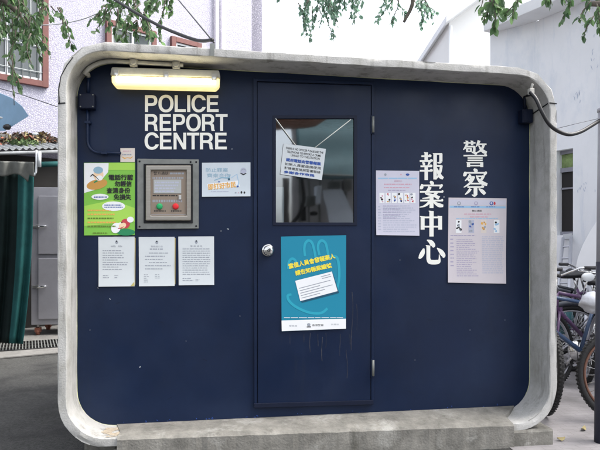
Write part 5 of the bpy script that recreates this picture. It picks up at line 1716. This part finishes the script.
tb1 = GD(700, 5.2)
tree('leafy_tree', tb1, 'dark leaved tree reaching in from the right over the pale wall',
     [[D(680, -60, 5.1), D(620, -40, 5.0), D(560, -30, 4.9), D(500, -18, 4.8)], [D(690, -20, 5), D(640, 0, 4.9), D(590, 4, 4.9)], [D(720, -200, 5.2), D(730, -320, 5)]],
     sprays_in([(484, -22, 510, -2, 8), (488, 0, 502, 8, 4), (505, -14, 540, -6, 5), (540, -22, 600, -8, 8), (590, -4, 612, 20, 8), (566, -8, 574, -2, 1)], 4.85, 13, .20),
     .066, 'leaf_dark', [(D(700, -170, 5.2), (1.2, 1.0, .8), 60), (D(560, -150, 5.0), (1.1, .9, .5), 35)])

tb2 = GD(-60, 9.2)
far_base = GD(-130, 7.2)
tree('leafy_tree', far_base, 'tree with glare painted into its leaves, whose thin outer branches hang in the white sky above the booth door',
     [[D(-60, -160, 7.4), D(120, -110, 8), D(300, -60, 8.5), D(380, -30, 8.5), D(412, -4, 8.5), D(404, 22, 8.5)], [D(100, -130, 8), D(260, -60, 8.5), D(310, -20, 8.5), D(330, 8, 8.5)]],
     sprays_in([(288, -24, 345, -6, 18), (298, -6, 325, 14, 9), (318, -2, 330, 8, 3), (345, -24, 400, -10, 10), (384, -16, 428, 0, 9), (420, -4, 428, 6, 2), (352, -8, 362, 0, 1), (300, 14, 308, 20, 1), (396, -2, 404, 4, 2)], 8.5, 20, .40),
     .072, 'leaf_washed_out', [(D(330, -80, 8.5), (1.8, 1.0, .5), 40), (D(60, -170, 7.9), (1.6, 1, .6), 40)])

# ================================================================== across the street (behind the camera): what the door window mirrors
def mirror_pt(u, v, d):                       # real point whose mirror image in the door pane is seen at (u, v)
    p = D(u, v, d); return Vector((p.x, 2 * (YP - .01) - p.y, p.z))


stl = thing('market_stall', mirror_pt(330, 250, 9.6).xyz * Vector((1, 1, 0)) if False else Vector((mirror_pt(330, 250, 9.6).x, mirror_pt(330, 250, 9.6).y, 0)), 'market stall across the street with a teal canvas awning, mirrored in the door window', 'stall')
b = MB()
def awn(s_, t_):
    u = 296 + 110 * s_; v = 96 + 82 * t_; p = mirror_pt(u, v, 9.9 - 1.3 * t_)
    return p + Vector((0, 0, .04 * math.sin(t_ * 16)))
b.grid(awn, 30, 30, 'teal_canvas')
o = b.build('awning', stl); m_ = o.modifiers.new('thick', 'SOLIDIFY'); m_.thickness = .01
b = MB()
for u in (286, 400):
    q = mirror_pt(u, 178, 8.7); b.tube([Vector((q.x, q.y, 0)), q], .05, 'dark_board', 10)
b.build('post', stl)
b = MB()
qa = mirror_pt(292, 170, 9.9); qb = mirror_pt(420, 170, 9.9)
b.prism([Vector((qa.x, qa.y, 0)), Vector((qb.x, qb.y, 0)), Vector((qb.x, qb.y, 3.2)), Vector((qa.x, qa.y, 3.2))], (0, -.1, 0), 'shutter_tan'); b.build('back_wall', stl)
b = MB()
b.prism([mirror_pt(u, v, 9.4) for u, v in ((324, 191), (342, 190), (356, 224), (330, 226))], (0, -.05, 0), 'slab_blue'); b.build('leaning_panel', stl)
for (ua, ub, va, vb, m_) in ((306, 316, 196, 206, 'cloth_grey'), (316, 322, 186, 204, 'slab_blue'), (344, 352, 180, 190, 'kerb_stone'), (330, 341, 181, 189, 'cloth_grey'), (300, 306, 206, 222, 'dark_board'), (312, 318, 211, 215, 'dark_board')):
    b = MB(); b.prism([mirror_pt(u, v, 9.5) for u, v in rect(ua, va, ub, vb)], (0, -.2, 0), m_); b.build('display_box', stl, bevel=.02)
for u in (299, 309, 320, 333, 345, 356):
    b = MB(); qa = mirror_pt(u, 170, 9.78); b.tube([Vector((qa.x, qa.y, .3)), Vector((qa.x, qa.y, 2.6))], .02, 'cloth_grey', 6); b.build('slat', stl)
b = MB()
b.tube([mirror_pt(302, 176, 9.3), mirror_pt(303, 200, 9.3), mirror_pt(298, 216, 9.3), mirror_pt(288, 230, 9.3)], .035, 'dark_board', 8); b.tube([mirror_pt(296, 175, 8.65), mirror_pt(410, 178, 8.65)], .03, 'cloth_grey', 8); b.build('rail', stl)
ps = MB()
cc_ = mirror_pt(246, 112, 7.6); 
ps.lathe(cc_ + Vector((0, 0, .3)), (0, 0, -1), [(0, .02), (.12, .5), (.28, 1.0), (.34, 1.15), (.345, 1.14)], 'brown_canvas', 10)
pso = ps.build('parasol', origin=Vector((cc_.x, cc_.y, 0)))
tag(pso, 'brown canvas parasol across the street, mirrored in the corner of the door window', 'parasol')
b = MB(); b.tube([Vector((cc_.x, cc_.y, 0)), cc_ + Vector((0, 0, .25))], .025, 'alu', 8); b.build('pole', pso)
